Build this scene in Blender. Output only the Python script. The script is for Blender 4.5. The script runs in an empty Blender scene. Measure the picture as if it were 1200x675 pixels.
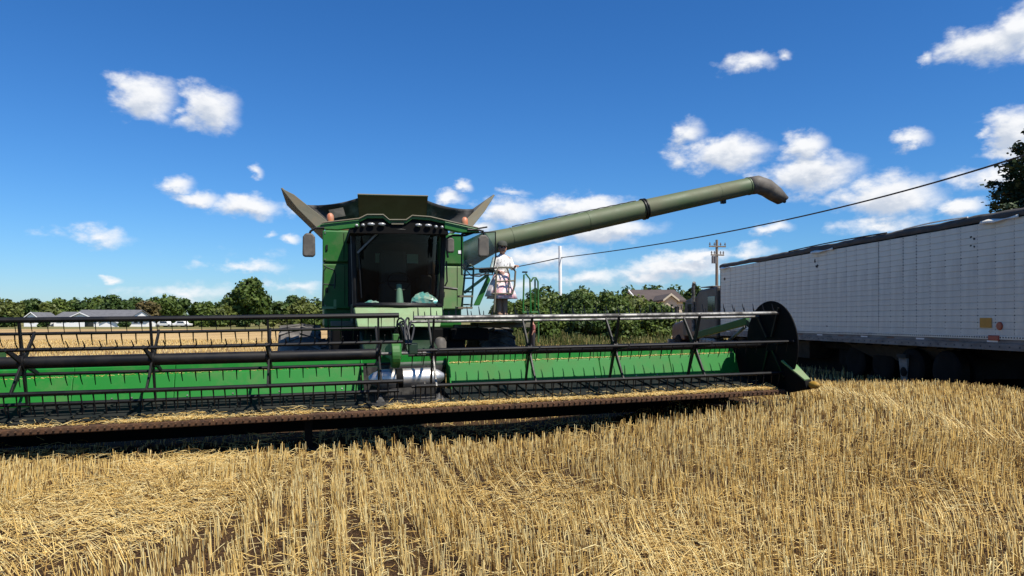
import bpy, bmesh, math, random
import numpy as np
from mathutils import Vector, Matrix
R = math.radians
random.seed(7)
rng = np.random.default_rng(11)
scene = bpy.context.scene
col = scene.collection

# ------------------------------------------------------------------ camera
EYE, FPX, HOR = 1.70, 867.0, 375.0          # eye height, focal length and horizon row of the 1200x675 photograph
cd = bpy.data.cameras.new('camera'); cam = bpy.data.objects.new('camera', cd); col.objects.link(cam)
cd.sensor_width = 36.0; cd.lens = 36.0 * FPX / 1200.0
cd.shift_y = (HOR - 337.5) / 1200.0
cd.clip_start = 0.05; cd.clip_end = 6000
cam.location = (0, 0, EYE); cam.rotation_euler = (R(90), 0, 0)
scene.camera = cam

# ------------------------------------------------------------------ light
SUN_EL = R(57)
sx, sy = 0.74, -0.67                          # horizontal direction towards the sun (right, behind the camera)
SUN_AZ = math.atan2(sx, sy)                   # clockwise from +Y
sd = bpy.data.lights.new('sun', 'SUN'); sun = bpy.data.objects.new('sun', sd); col.objects.link(sun)
sd.energy = 5.0; sd.angle = R(0.53); sd.color = (1.0, 0.94, 0.84)
sv = Vector((sx * math.cos(SUN_EL), sy * math.cos(SUN_EL), math.sin(SUN_EL)))
sun.rotation_euler = sv.to_track_quat('Z', 'Y').to_euler()
sun.location = (20, -15, 40)

scene.view_settings.view_transform = 'Standard'
scene.view_settings.look = 'None'
scene.view_settings.exposure = 0.46
scene.view_settings.gamma = 1.0
scene.view_settings.use_curve_mapping = False
scene.cycles.max_bounces = 6
scene.cycles.diffuse_bounces = 3
scene.cycles.glossy_bounces = 3
scene.cycles.transparent_max_bounces = 12

world = bpy.data.worlds.new('World'); scene.world = world; world.use_nodes = True
wn, wl = world.node_tree.nodes, world.node_tree.links
for n in list(wn): wn.remove(n)
def wnode(t, **kw):
    n = wn.new(t)
    for k, v in kw.items(): setattr(n, k, v)
    return n
def wmath(op, a, b=None, c=None, clamp=False):
    n = wn.new('ShaderNodeMath'); n.operation = op; n.use_clamp = clamp
    for i, v in enumerate((a, b, c)):
        if v is None: continue
        if isinstance(v, (int, float)): n.inputs[i].default_value = v
        else: wl.new(v, n.inputs[i])
    return n.outputs[0]
def wvec(op, a, b=None):
    n = wn.new('ShaderNodeVectorMath'); n.operation = op
    for i, v in enumerate((a, b)):
        if v is None: continue
        if isinstance(v, (tuple, list)): n.inputs[i].default_value = v
        else: wl.new(v, n.inputs[i])
    return n
sky = wnode('ShaderNodeTexSky', sky_type='NISHITA', sun_disc=False)
sky.sun_elevation = SUN_EL; sky.sun_rotation = SUN_AZ
sky.air_density = 1.1; sky.dust_density = 0.25; sky.ozone_density = 3.0; sky.altitude = 200
tc = wnode('ShaderNodeTexCoord')
sep = wnode('ShaderNodeSeparateXYZ'); wl.new(tc.outputs['Generated'], sep.inputs[0])
az = wmath('ARCTAN2', sep.outputs[0], sep.outputs[1])
el = wmath('ARCSINE', sep.outputs[2])
pc = wnode('ShaderNodeCombineXYZ'); wl.new(az, pc.inputs[0]); wl.new(el, pc.inputs[1])
# noise that frays the clouds, stretched sideways
mp = wnode('ShaderNodeMapping'); mp.inputs['Scale'].default_value = (1.0, 1.0, 1.7); wl.new(tc.outputs['Generated'], mp.inputs[0])
n1 = wnode('ShaderNodeTexNoise'); n1.inputs['Scale'].default_value = 26; n1.inputs['Detail'].default_value = 8; n1.inputs['Roughness'].default_value = 0.58
wl.new(mp.outputs[0], n1.inputs[0])
n2 = wnode('ShaderNodeTexNoise'); n2.inputs['Scale'].default_value = 9; n2.inputs['Detail'].default_value = 3
wl.new(mp.outputs[0], n2.inputs[0])
# warp of the cloud coordinates
warp = wvec('SUBTRACT', n1.outputs['Color'], (0.5, 0.5, 0.5))
wsc = wnode('ShaderNodeVectorMath', operation='SCALE'); wl.new(warp.outputs[0], wsc.inputs[0]); wsc.inputs['Scale'].default_value = 0.035
pw = wvec('ADD', pc.outputs[0], wsc.outputs[0])
CL = [  # cloud centre and half size in photograph pixels, thickness
 (170,115,40,25,1.1),(244,128,40,26,1.1),(208,127,22,10,.6),(206,215,24,11,.85),(230,232,30,11,.85),(301,202,10,8,.6),(295,242,46,15,.85),(345,244,24,10,.6),
 (115,277,46,12,.65),(60,276,28,9,.4),(340,279,18,8,.75),(318,272,10,5,.5),(282,314,58,10,.75),(132,328,12,6,.75),(225,342,75,12,.5),
 (352,337,36,12,.75),(524,234,28,10,.8),(545,219,12,9,.7),(592,250,46,20,1.0),(562,264,30,16,.9),(600,226,26,6,.5),
 (690,243,68,17,1.05),(715,268,72,20,1.0),(640,302,64,18,.85),(690,325,80,14,.7),(845,182,66,24,1.15),(806,156,28,18,.8),(862,168,26,14,.7),
 (950,203,66,26,1.15),(946,172,28,17,1.0),(1037,230,64,28,1.1),(1062,166,28,11,1.0),(883,74,46,12,.65),(917,68,12,9,.7),
 (1160,50,62,22,1.0),(1195,38,30,24,1.05),(1085,70,13,8,.7),(1188,152,30,24,1.05),(1155,155,9,9,.6),(1165,208,60,17,.9),
 (1130,243,24,12,.9),(1030,265,54,14,.8),(906,268,27,10,.9),(800,312,90,16,.85),(820,300,54,12,.9),(750,322,60,12,.7),(870,297,38,10,.7),
 (1180,182,28,12,.8),(465,300,200,8,.2),(640,275,40,9,.6),(600,335,60,12,.6)]
def blob(src, u, v, ru, rv, w):
    d = wvec('SUBTRACT', src, (u, v, 0))
    d = wvec('MULTIPLY', d.outputs[0], (1 / ru, 1 / rv, 0))
    d = wvec('LENGTH', d.outputs[0])
    return wmath('MULTIPLY_ADD', d.outputs['Value'], -w, w)
rc = random.Random(5)
blobs = []
for x, y, rx, ry, w in CL:
    dx = (x - 600) / FPX; dz = (HOR - y) / FPX; h = math.hypot(dx, 1)
    blobs.append((math.atan2(dx, 1), math.atan2(dz, h), rx / FPX * 1.06, ry / FPX * 1.12, w * .82))
for k in range(14):                               # the same fair-weather clouds go on outside the picture
    a = rc.uniform(0.78, 2 * math.pi - 0.78); a = a if a < math.pi else a - 2 * math.pi
    e = rc.uniform(0.03, 0.6)
    s = rc.uniform(0.03, 0.07)
    blobs.append((a, e, s, s * 0.38, rc.uniform(.7, 1.0)))
up = wvec('ADD', pw.outputs[0], (.004, .011, 0))          # a step towards the sun: what shades this spot of cloud
mp2 = wvec('ADD', mp.outputs[0], (.004, 0, .016))
n1u = wnode('ShaderNodeTexNoise'); n1u.inputs['Scale'].default_value = 26; n1u.inputs['Detail'].default_value = 5; n1u.inputs['Roughness'].default_value = 0.58
wl.new(mp2.outputs[0], n1u.inputs[0])
def field_of(src, noise):
    f = None
    for b in blobs:
        q = blob(src, *b); f = q if f is None else wmath('MAXIMUM', f, q)
    f = wmath('MULTIPLY_ADD', wmath('SUBTRACT', noise.outputs['Fac'], 0.5), 1.0, f)
    return wmath('MULTIPLY_ADD', wmath('SUBTRACT', n2.outputs['Fac'], 0.5), 0.4, f)
dens = field_of(pw.outputs[0], n1)
dens_up = field_of(up.outputs[0], n1u)
mr = wnode('ShaderNodeMapRange', interpolation_type='SMOOTHSTEP')
mr.inputs['From Min'].default_value = 0.05; mr.inputs['From Max'].default_value = 0.62; mr.inputs['To Max'].default_value = 0.98
wl.new(dens, mr.inputs[0])
sh_ = wmath('SUBTRACT', dens_up, wmath('MULTIPLY', dens, .55))
mr2 = wnode('ShaderNodeMapRange', interpolation_type='SMOOTHSTEP'); mr2.inputs['From Min'].default_value = -.08; mr2.inputs['From Max'].default_value = 0.52
mr2.inputs['To Min'].default_value = 1.; mr2.inputs['To Max'].default_value = 0.
wl.new(sh_, mr2.inputs[0])
cc = wnode('ShaderNodeMix', data_type='RGBA')
cc.inputs['A'].default_value = (6.3, 7.0, 8.2, 1); cc.inputs['B'].default_value = (10.6, 10.7, 10.9, 1)
wl.new(mr2.outputs[0], cc.inputs['Factor'])
# the deep summer blue of the photograph: a per-channel tone curve on the sky colour
ssep = wnode('ShaderNodeSeparateColor'); wl.new(sky.outputs[0], ssep.inputs[0])
hs = wnode('ShaderNodeCombineColor')
for i, (g_, a_) in enumerate(((1.48, .82), (1.20, 1.07), (1.12, 1.52))):
    wl.new(wmath('MULTIPLY', wmath('POWER', wmath('MULTIPLY', ssep.outputs[i], .09), g_), a_ / .09), hs.inputs[i])
mx = wnode('ShaderNodeMix', data_type='RGBA')
wl.new(mr.outputs[0], mx.inputs['Factor']); wl.new(hs.outputs[0], mx.inputs['A']); wl.new(cc.outputs['Result'], mx.inputs['B'])
bg = wnode('ShaderNodeBackground'); bg.inputs['Strength'].default_value = 0.067
wl.new(mx.outputs['Result'], bg.inputs['Color'])
wo = wnode('ShaderNodeOutputWorld'); wl.new(bg.outputs[0], wo.inputs[0])

# ------------------------------------------------------------------ helpers
def tag(o, label=None, cat=None, group=None, kind=None):
    if label: o['label'] = label
    if cat: o['category'] = cat
    if group: o['group'] = group
    if kind: o['kind'] = kind
    return o
def empty(name, loc=(0, 0, 0), rot=(0, 0, 0), label=None, cat=None, group=None):
    o = bpy.data.objects.new(name, None); col.objects.link(o)
    o.location = loc; o.rotation_euler = rot; o.empty_display_size = .2
    return tag(o, label, cat, group)
def link(name, me, m=None, parent=None):
    o = bpy.data.objects.new(name, me); col.objects.link(o)
    if m is not None and not me.materials: me.materials.append(m)
    if parent is not None: o.parent = parent
    return o
def mesh_np(name, v, f, col_attr=None):
    me = bpy.data.meshes.new(name)
    v = np.asarray(v, dtype=np.float32); f = np.asarray(f, dtype=np.int32)
    nf, k = f.shape
    me.vertices.add(len(v)); me.vertices.foreach_set('co', v.ravel())
    me.loops.add(nf * k); me.loops.foreach_set('vertex_index', f.ravel())
    me.polygons.add(nf)
    me.polygons.foreach_set('loop_start', np.arange(0, nf * k, k, dtype=np.int32))
    if col_attr is not None:
        a = me.attributes.new('tint', 'FLOAT', 'POINT'); a.data.foreach_set('value', np.asarray(col_attr, dtype=np.float32))
    me.update(calc_edges=True)
    return me

class MB:
    """collects boxes, tubes, prisms and lathes; build() links them as one mesh object"""
    def __init__(s): s.v = []; s.f = []
    def add(s, vs, fs):
        b = len(s.v); s.v += [tuple(p) for p in vs]; s.f += [tuple(i + b for i in f) for f in fs]; return s
    def box(s, a, b):
        x0, y0, z0 = a; x1, y1, z1 = b
        if x0 > x1: x0, x1 = x1, x0
        if y0 > y1: y0, y1 = y1, y0
        if z0 > z1: z0, z1 = z1, z0
        return s.hexa([(x0,y0,z0),(x1,y0,z0),(x1,y1,z0),(x0,y1,z0),(x0,y0,z1),(x1,y0,z1),(x1,y1,z1),(x0,y1,z1)])
    def hexa(s, p):
        return s.add(p, [(0,3,2,1),(4,5,6,7),(0,1,5,4),(1,2,6,5),(2,3,7,6),(3,0,4,7)])
    def tube(s, pts, r, n=8, caps=True):
        pts = [Vector(p) for p in pts]
        rs = r if isinstance(r, (list, tuple)) else [r] * len(pts)
        rings = []; up = None
        for i, p in enumerate(pts):
            t = (pts[min(i + 1, len(pts) - 1)] - pts[max(i - 1, 0)]).normalized()
            if up is None:
                up = Vector((0, 0, 1)) if abs(t.z) < .9 else Vector((1, 0, 0))
            a = t.cross(up).normalized(); b = a.cross(t).normalized(); up = b
            rings.append([p + (a * math.cos(2 * math.pi * k / n) + b * math.sin(2 * math.pi * k / n)) * rs[i] for k in range(n)])
        vs = [q for rg in rings for q in rg]; fs = []
        for i in range(len(pts) - 1):
            for k in range(n):
                fs.append((i * n + k, i * n + (k + 1) % n, (i + 1) * n + (k + 1) % n, (i + 1) * n + k))
        if caps:
            fs.append(tuple(range(n - 1, -1, -1))); fs.append(tuple((len(pts) - 1) * n + k for k in range(n)))
        return s.add(vs, fs)
    def bar(s, a, b, w, h, up=(0, 0, 1)):
        a = Vector(a); b = Vector(b); t = (b - a).normalized(); up = Vector(up)
        if abs(t.dot(up)) > .95: up = Vector((1, 0, 0))
        x = t.cross(up).normalized() * w / 2; y = x.cross(t).normalized() * h / 2
        return s.hexa([a - x - y, a + x - y, b + x - y, b - x - y, a - x + y, a + x + y, b + x + y, b - x + y])
    def prism(s, poly, d):
        """poly: 3d points of one face, d: extrusion vector"""
        n = len(poly); d = Vector(d)
        vs = [Vector(p) for p in poly] + [Vector(p) + d for p in poly]
        fs = [tuple(range(n)), tuple(range(2 * n - 1, n - 1, -1))]
        for i in range(n): fs.append((i, i + n, (i + 1) % n + n, (i + 1) % n))
        return s.add(vs, fs)
    def lathe(s, o, ax, prof, n=20, ux=None):
        """prof: (distance along axis, radius)"""
        o = Vector(o); ax = Vector(ax).normalized()
        a = ax.orthogonal().normalized(); b = ax.cross(a)
        vs = []
        for t, r in prof:
            for k in range(n):
                w = 2 * math.pi * k / n
                vs.append(o + ax * t + (a * math.cos(w) + b * math.sin(w)) * max(r, 1e-4))
        fs = []
        for i in range(len(prof) - 1):
            for k in range(n):
                fs.append((i * n + k, i * n + (k + 1) % n, (i + 1) * n + (k + 1) % n, (i + 1) * n + k))
        fs.append(tuple(range(n - 1, -1, -1))); fs.append(tuple((len(prof) - 1) * n + k for k in range(n)))
        return s.add(vs, fs)
    def ellipsoid(s, c, r, n=12, m=8):
        vs = []; fs = []
        for i in range(m + 1):
            th = math.pi * i / m
            for k in range(n):
                ph = 2 * math.pi * k / n
                vs.append((c[0] + r[0] * math.sin(th) * math.cos(ph), c[1] + r[1] * math.sin(th) * math.sin(ph), c[2] + r[2] * math.cos(th)))
        for i in range(m):
            for k in range(n):
                fs.append((i * n + k, (i + 1) * n + k, (i + 1) * n + (k + 1) % n, i * n + (k + 1) % n))
        return s.add(vs, fs)
    def mesh(s, name, smooth=False):
        me = bpy.data.meshes.new(name); me.from_pydata(s.v, [], s.f)
        bm = bmesh.new(); bm.from_mesh(me)
        bmesh.ops.remove_doubles(bm, verts=bm.verts, dist=1e-5)
        bmesh.ops.recalc_face_normals(bm, faces=bm.faces); bm.to_mesh(me); bm.free()
        if smooth:
            for p in me.polygons: p.use_smooth = True
        me.update()
        return me
    def build(s, name, m, parent=None, smooth=False, bevel=0):
        o = link(name, s.mesh(name, smooth), m, parent)
        if smooth:
            try: o.data.set_sharp_from_angle(angle=R(40))
            except Exception: pass
        if bevel:
            b = o.modifiers.new('bevel', 'BEVEL'); b.width = bevel; b.segments = 2; b.limit_method = 'ANGLE'; b.angle_limit = R(40)
        return o

def mat(name, c, rough=.5, metal=0., c2=None, amt=.5, scale=3., detail=6., bump=0., bscale=None, spec=.5, lo=.42, hi=.62, stretch=(1, 1, 1), coat=0.):
    """procedural paint / rubber / metal: base colour, a second colour (dust, wear, rust) through noise, fine relief"""
    m = bpy.data.materials.new(name); m.use_nodes = True
    nt = m.node_tree; N = nt.nodes; L = nt.links; p = N['Principled BSDF']
    p.inputs['Base Color'].default_value = (*c, 1); p.inputs['Roughness'].default_value = rough; p.inputs['Metallic'].default_value = metal
    p.inputs['Specular IOR Level'].default_value = spec
    if coat: p.inputs['Coat Weight'].default_value = coat
    if c2 is not None or bump:
        t = N.new('ShaderNodeTexCoord'); mpn = N.new('ShaderNodeMapping'); mpn.inputs['Scale'].default_value = stretch
        L.new(t.outputs['Object'], mpn.inputs[0])
    if c2 is not None:
        n = N.new('ShaderNodeTexNoise'); n.inputs['Scale'].default_value = scale; n.inputs['Detail'].default_value = detail; n.inputs['Roughness'].default_value = .65
        L.new(mpn.outputs[0], n.inputs[0])
        r = N.new('ShaderNodeMapRange'); r.inputs['From Min'].default_value = lo; r.inputs['From Max'].default_value = hi; r.inputs['To Max'].default_value = amt
        L.new(n.outputs['Fac'], r.inputs[0])
        x = N.new('ShaderNodeMix'); x.data_type = 'RGBA'; x.inputs['A'].default_value = (*c, 1); x.inputs['B'].default_value = (*c2, 1)
        L.new(r.outputs[0], x.inputs['Factor']); L.new(x.outputs['Result'], p.inputs['Base Color'])
        rr = N.new('ShaderNodeMapRange'); rr.inputs['To Min'].default_value = rough; rr.inputs['To Max'].default_value = min(1, rough + .3)
        L.new(r.outputs[0], rr.inputs[0]); L.new(rr.outputs[0], p.inputs['Roughness'])
    if bump:
        n = N.new('ShaderNodeTexNoise'); n.inputs['Scale'].default_value = bscale or scale * 6; n.inputs['Detail'].default_value = 5
        L.new(mpn.outputs[0], n.inputs[0])
        b = N.new('ShaderNodeBump'); b.inputs['Strength'].default_value = bump; b.inputs['Distance'].default_value = .01
        L.new(n.outputs['Fac'], b.inputs['Height']); L.new(b.outputs[0], p.inputs['Normal'])
    return m

def tint_mat(name, ramp, rough=.8, trans=0., spec=.2):
    """colour from the per-piece attribute 'tint' (0..1) through a ramp"""
    m = bpy.data.materials.new(name); m.use_nodes = True
    nt = m.node_tree; N = nt.nodes; L = nt.links; p = N['Principled BSDF']
    a = N.new('ShaderNodeAttribute'); a.attribute_name = 'tint'
    r = N.new('ShaderNodeValToRGB')
    while len(r.color_ramp.elements) < len(ramp): r.color_ramp.elements.new(.5)
    for e, (pos, c) in zip(r.color_ramp.elements, ramp): e.position = pos; e.color = (*c, 1)
    L.new(a.outputs['Fac'], r.inputs[0]); L.new(r.outputs[0], p.inputs['Base Color'])
    p.inputs['Roughness'].default_value = rough; p.inputs['Specular IOR Level'].default_value = spec
    if trans:
        tr = N.new('ShaderNodeBsdfTranslucent'); L.new(r.outputs[0], tr.inputs[0])
        mxs = N.new('ShaderNodeMixShader'); mxs.inputs[0].default_value = trans
        L.new(p.outputs[0], mxs.inputs[1]); L.new(tr.outputs[0], mxs.inputs[2])
        L.new(mxs.outputs[0], N['Material Output'].inputs[0])
    return m

def glass_mat(name, tint, refl=.09, opac=0.0):
    m = bpy.data.materials.new(name); m.use_nodes = True
    nt = m.node_tree; N = nt.nodes; L = nt.links
    N.remove(N['Principled BSDF'])
    t = N.new('ShaderNodeBsdfTransparent'); t.inputs[0].default_value = (*tint, 1)
    g = N.new('ShaderNodeBsdfGlossy'); g.inputs['Roughness'].default_value = .03
    lw = N.new('ShaderNodeFresnel'); lw.inputs[0].default_value = 1.28
    mm = N.new('ShaderNodeMixShader'); L.new(lw.outputs[0], mm.inputs[0]); L.new(t.outputs[0], mm.inputs[1]); L.new(g.outputs[0], mm.inputs[2])
    d = N.new('ShaderNodeBsdfDiffuse'); d.inputs[0].default_value = (.35, .32, .26, 1)      # dust film
    m2 = N.new('ShaderNodeMixShader'); m2.inputs[0].default_value = opac
    L.new(mm.outputs[0], m2.inputs[1]); L.new(d.outputs[0], m2.inputs[2])
    L.new(m2.outputs[0], N['Material Output'].inputs[0])
    return m

DUST = (.30, .23, .14)
M = {}
M['header_green'] = mat('header_green', (.008, .165, .018), .5, c2=(.09, .16, .05), amt=.6, scale=2.6, lo=.5, hi=.74, bump=.05, spec=.25)
M['green'] = mat('dusty_green', (.020, .13, .020), .45, c2=(.12, .145, .06), amt=.6, scale=1.6, lo=.46, hi=.7, bump=.06, spec=.35)
M['pale_green'] = mat('pale_green_paint', (.12, .25, .085), .5, c2=(.21, .23, .12), amt=.7, scale=2.0, bump=.05)  # lighter green on lids, panels, steps and rails
M['dark_green'] = mat('dark_green', (.006, .030, .010), .5, c2=(.018, .026, .013), amt=.5, scale=2)
M['auger'] = mat('auger_paint', (.060, .105, .038), .5, c2=(.13, .12, .068), amt=.75, scale=.9, lo=.35, hi=.62, bump=.08, stretch=(.7, 1, 1))
M['tank'] = mat('dusty_tank_panel', (.095, .043, .012), .85, c2=(.13, .07, .03), amt=.7, scale=1.7, bump=.1)
M['flap'] = mat('flap_paint', (.125, .115, .075), .65, c2=(.18, .14, .085), amt=.7, scale=3, bump=.05)
M['fabric_black'] = mat('black_rubber_sheet', (.016, .015, .014), .7, c2=(.13, .12, .11), amt=.6, scale=2.5, lo=.52, hi=.66, bump=.15)
M['black'] = mat('black_paint', (.004, .004, .0042), .45, c2=(.014, .012, .010), amt=.5, scale=4, bump=.05, spec=.3)
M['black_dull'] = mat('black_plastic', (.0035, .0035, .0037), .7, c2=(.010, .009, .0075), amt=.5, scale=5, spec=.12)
M['tine'] = mat('tine_plastic', (.006, .006, .007), .5, spec=.3)
M['worn_steel'] = mat('worn_steel_bar', (.24, .235, .22), .5, metal=.6, c2=(.05, .045, .038), amt=.8, scale=5)
M['chrome'] = mat('polished_drum', (.78, .74, .68), .46, metal=1., c2=(.30, .24, .18), amt=.6, scale=3, lo=.5, hi=.7, bump=.04)
M['rust'] = mat('rusty_steel', (.085, .036, .012), .8, c2=(.03, .016, .009), amt=.8, scale=9, bump=.3)
M['belt'] = mat('draper_belt', (.010, .013, .013), .85, c2=(.035, .033, .026), amt=.6, scale=3, bump=.1, spec=.12)
M['rubber'] = mat('tyre_rubber', (.022, .021, .02), .8, c2=(.16, .145, .12), amt=.8, scale=3.2, bump=.3)
M['tread'] = mat('dusty_tyre_rubber', (.05, .047, .043), .85, c2=(.22, .20, .17), amt=.8, scale=2.5, bump=.3)
M['rim_yellow'] = mat('yellow_rim', (.45, .28, .02), .5, c2=DUST, amt=.6, scale=4)
M['yellow'] = mat('yellow_plastic', (.36, .20, .010), .6, c2=(.20, .12, .04), amt=.6, scale=6)
M['orange'] = mat('orange_lens', (.55, .17, .07), .4, c2=(.4, .25, .17), amt=.6, scale=8)
M['red'] = mat('red_lens', (.30, .02, .015), .35)
M['mirror_back'] = mat('mirror_housing', (.085, .073, .058), .6, c2=(.17, .15, .12), amt=.6, scale=6)
M['lamp'] = mat('lamp_glass', (.34, .34, .33), .25, metal=.3)
M['glass'] = glass_mat('cab_glass', (.55, .60, .57), opac=.004)
M['door_glass'] = glass_mat('door_glass', (.80, .88, .88), opac=.035)
M['pane'] = mat('window_pane', (.015, .02, .024), .08, spec=.7)
M['white_metal'] = mat('white_trailer_skin', (.67, .65, .565), .4, c2=(.38, .35, .31), amt=.6, scale=1.3, lo=.46, hi=.72, bump=.08, bscale=5, stretch=(1, 1, .35))
M['white'] = mat('white_paint', (.78, .77, .74), .55, c2=(.6, .57, .5), amt=.5, scale=3)
M['rail'] = mat('dirty_rail', (.20, .19, .175), .6, c2=(.11, .085, .065), amt=.7, scale=2, stretch=(1, 1, 3), bump=.1)
M['tarp'] = mat('dark_tarp', (.055, .05, .043), .8, c2=(.12, .11, .095), amt=.6, scale=2.5, bump=.35, bscale=9)
M['tarp_white'] = mat('torn_white_tarp', (.80, .77, .68), .7, c2=(.55, .5, .4), amt=.4, scale=6, bump=.2)
M['underbody'] = mat('underbody', (.045, .036, .024), .85, c2=(.02, .017, .012), amt=.7, scale=2)
M['truck'] = mat('truck_paint', (.055, .045, .032), .5, c2=(.085, .07, .052), amt=.6, scale=1.2)
M['maroon'] = mat('maroon_paint', (.10, .025, .022), .35, c2=(.10, .07, .05), amt=.4, scale=3)
M['wood'] = mat('weathered_pole', (.19, .15, .115), .85, c2=(.10, .08, .06), amt=.7, scale=6, stretch=(1, 1, .15), bump=.3)
M['pole_white'] = mat('white_pole', (.85, .84, .81), .6, c2=(.7, .68, .64), amt=.4, scale=3, stretch=(1, 1, .3))
M['ceramic'] = mat('ceramic', (.12, .11, .11), .4)
M['cable'] = mat('cable_rubber', (.015, .015, .016), .6)
M['roof_grey'] = mat('grey_shingles', (.13, .13, .135), .85, c2=(.09, .09, .095), amt=.7, scale=.9, bump=.2)
M['roof_brown'] = mat('brown_shingles', (.085, .062, .05), .85, c2=(.06, .045, .038), amt=.7, scale=.8, bump=.2)
M['siding'] = mat('white_siding', (.86, .85, .83), .7, c2=(.78, .77, .74), amt=.5, scale=.5)
M['cream'] = mat('cream_gable', (.50, .44, .33), .7, c2=(.5, .43, .33), amt=.5, scale=1)
M['trunk'] = mat('bark', (.10, .075, .055), .9, c2=(.05, .04, .03), amt=.7, scale=8, stretch=(1, 1, .2), bump=.4)
M['skin'] = mat('skin', (.45, .24, .16), .55, c2=(.38, .18, .12), amt=.3, scale=12)
M['hair'] = mat('dark_hair', (.03, .02, .014), .6)
M['cap'] = mat('cap_cloth', (.035, .04, .03), .8, c2=(.07, .07, .05), amt=.6, scale=25)
M['blouse'] = mat('white_printed_blouse', (.80, .78, .74), .8, c2=(.10, .09, .09), amt=.55, scale=30, detail=2, lo=.56, hi=.61)
M['skirt'] = mat('pink_skirt_cloth', (.80, .42, .43), .8, c2=(.86, .76, .73), amt=.95, scale=9, detail=2, lo=.44, hi=.54)
M['cloth_white'] = mat('white_cloth', (.80, .70, .66), .8, c2=(.74, .38, .38), amt=.8, scale=8, detail=2, lo=.52, hi=.6)
M['red_shirt'] = mat('red_shirt', (.28, .085, .075), .8, c2=(.2, .06, .06), amt=.4, scale=10)
M['dark_trousers'] = mat('dark_trousers', (.02, .02, .024), .85)
M['trousers'] = mat('tan_boots', (.22, .14, .09), .8)
M['rag_teal'] = mat('teal_rag', (.25, .68, .64), .85, c2=(.80, .85, .70), amt=.8, scale=9, lo=.45, hi=.55)
M['seat'] = mat('seat_fabric', (.055, .05, .043), .9)
M['interior'] = mat('cab_interior', (.010, .0095, .009), .9, c2=(.02, .018, .015), amt=.5, scale=4)
M['interior_green'] = mat('rear_window_lit_green', (.30, .48, .34), .6)
M['sticker'] = mat('white_sticker', (.8, .8, .78), .5)
M['orange_sign'] = mat('orange_placard', (.55, .27, .03), .6, c2=(.42, .22, .05), amt=.5, scale=9)
M['straw'] = tint_mat('straw', [(0, (.10, .048, .016)), (.3, (.42, .25, .075)), (.62, (.86, .585, .175)), (1, (.96, .81, .41))], .6, trans=.18, spec=.35)

# ground: soil with chaff, straw-coloured with distance between stalks
def ground_mat():
    m = bpy.data.materials.new('stubble_field_soil'); m.use_nodes = True
    nt = m.node_tree; N = nt.nodes; L = nt.links; p = N['Principled BSDF']; p.inputs['Roughness'].default_value = .95; p.inputs['Specular IOR Level'].default_value = .1
    t = N.new('ShaderNodeTexCoord')
    def noise(sc, det, vec=None, ro=.6):
        n = N.new('ShaderNodeTexNoise'); n.inputs['Scale'].default_value = sc; n.inputs['Detail'].default_value = det; n.inputs['Roughness'].default_value = ro
        L.new(vec or t.outputs['Object'], n.inputs[0]); return n
    def mixc(f, a, b):
        x = N.new('ShaderNodeMix'); x.data_type = 'RGBA'
        for k, v in (('A', a), ('B', b)):
            if isinstance(v, tuple): x.inputs[k].default_value = (*v, 1)
            else: L.new(v, x.inputs[k])
        L.new(f, x.inputs['Factor']); return x.outputs['Result']
    def rng_(src, a, b, lo=0., hi=1.):
        r = N.new('ShaderNodeMapRange'); r.inputs['From Min'].default_value = a; r.inputs['From Max'].default_value = b
        r.inputs['To Min'].default_value = lo; r.inputs['To Max'].default_value = hi; L.new(src, r.inputs[0]); return r.outputs[0]
    a = noise(60, 6); soil = mixc(rng_(a.outputs['Fac'], .40, .62), (.018, .010, .006), (.10, .058, .028))
    mpn = N.new('ShaderNodeMapping'); mpn.inputs['Rotation'].default_value = (0, 0, R(-14.6)); mpn.inputs['Scale'].default_value = (1, .06, 1)
    L.new(t.outputs['Object'], mpn.inputs[0])
    b = noise(.6, 9, mpn.outputs[0], .7); c = noise(.035, 5)
    far = mixc(rng_(b.outputs['Fac'], .35, .65), (.20, .125, .055), (.47, .32, .15))
    far = mixc(rng_(c.outputs['Fac'], .42, .62, 0, .7), far, (.52, .36, .16))
    sp = N.new('ShaderNodeSeparateXYZ'); L.new(t.outputs['Object'], sp.inputs[0])
    f = rng_(sp.outputs[1], 20, 50)                       # where the standing straw closes over the soil
    c1 = mixc(f, soil, far)
    edge = noise(.05, 3); off = N.new('ShaderNodeMath'); off.operation = 'MULTIPLY_ADD'; L.new(edge.outputs['Fac'], off.inputs[0]); off.inputs[1].default_value = 14.; L.new(sp.outputs[1], off.inputs[2])
    g = rng_(off.outputs[0], 140, 150)
    gn = noise(.3, 5); grass = mixc(gn.outputs['Fac'], (.10, .10, .035), (.22, .19, .075))
    c2 = mixc(g, c1, grass)
    L.new(c2, p.inputs['Base Color'])
    bn = noise(25, 6); bp = N.new('ShaderNodeBump'); bp.inputs['Strength'].default_value = .8; bp.inputs['Distance'].default_value = .04
    L.new(bn.outputs['Fac'], bp.inputs['Height']); L.new(bp.outputs[0], p.inputs['Normal'])
    return m
gm = ground_mat()
def sst(t, a, b):
    u = np.clip((np.asarray(t, dtype=float) - a) / (b - a), 0, 1); return u * u * (3 - 2 * u)
def ground_z(x, y):
    """the field swells gently under the right half of the header"""
    return .42 * sst(x, -.6, 4.6) * sst(y, 5.5, 10.3) * (1 - sst(y, 12.5, 17.5)) * (1 - sst(x, 7.5, 11))
gx = np.concatenate([[-2500], np.linspace(-24, 24, 97), [2500]]); gy = np.concatenate([[-60], np.linspace(2, 40, 77), [3500]])
GX, GY = np.meshgrid(gx, gy); gv = np.stack([GX.ravel(), GY.ravel(), ground_z(GX, GY).ravel()], 1)
ni, nj = len(gx), len(gy); ii, jj = np.meshgrid(np.arange(ni - 1), np.arange(nj - 1)); q0 = (jj * ni + ii).ravel()
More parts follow.
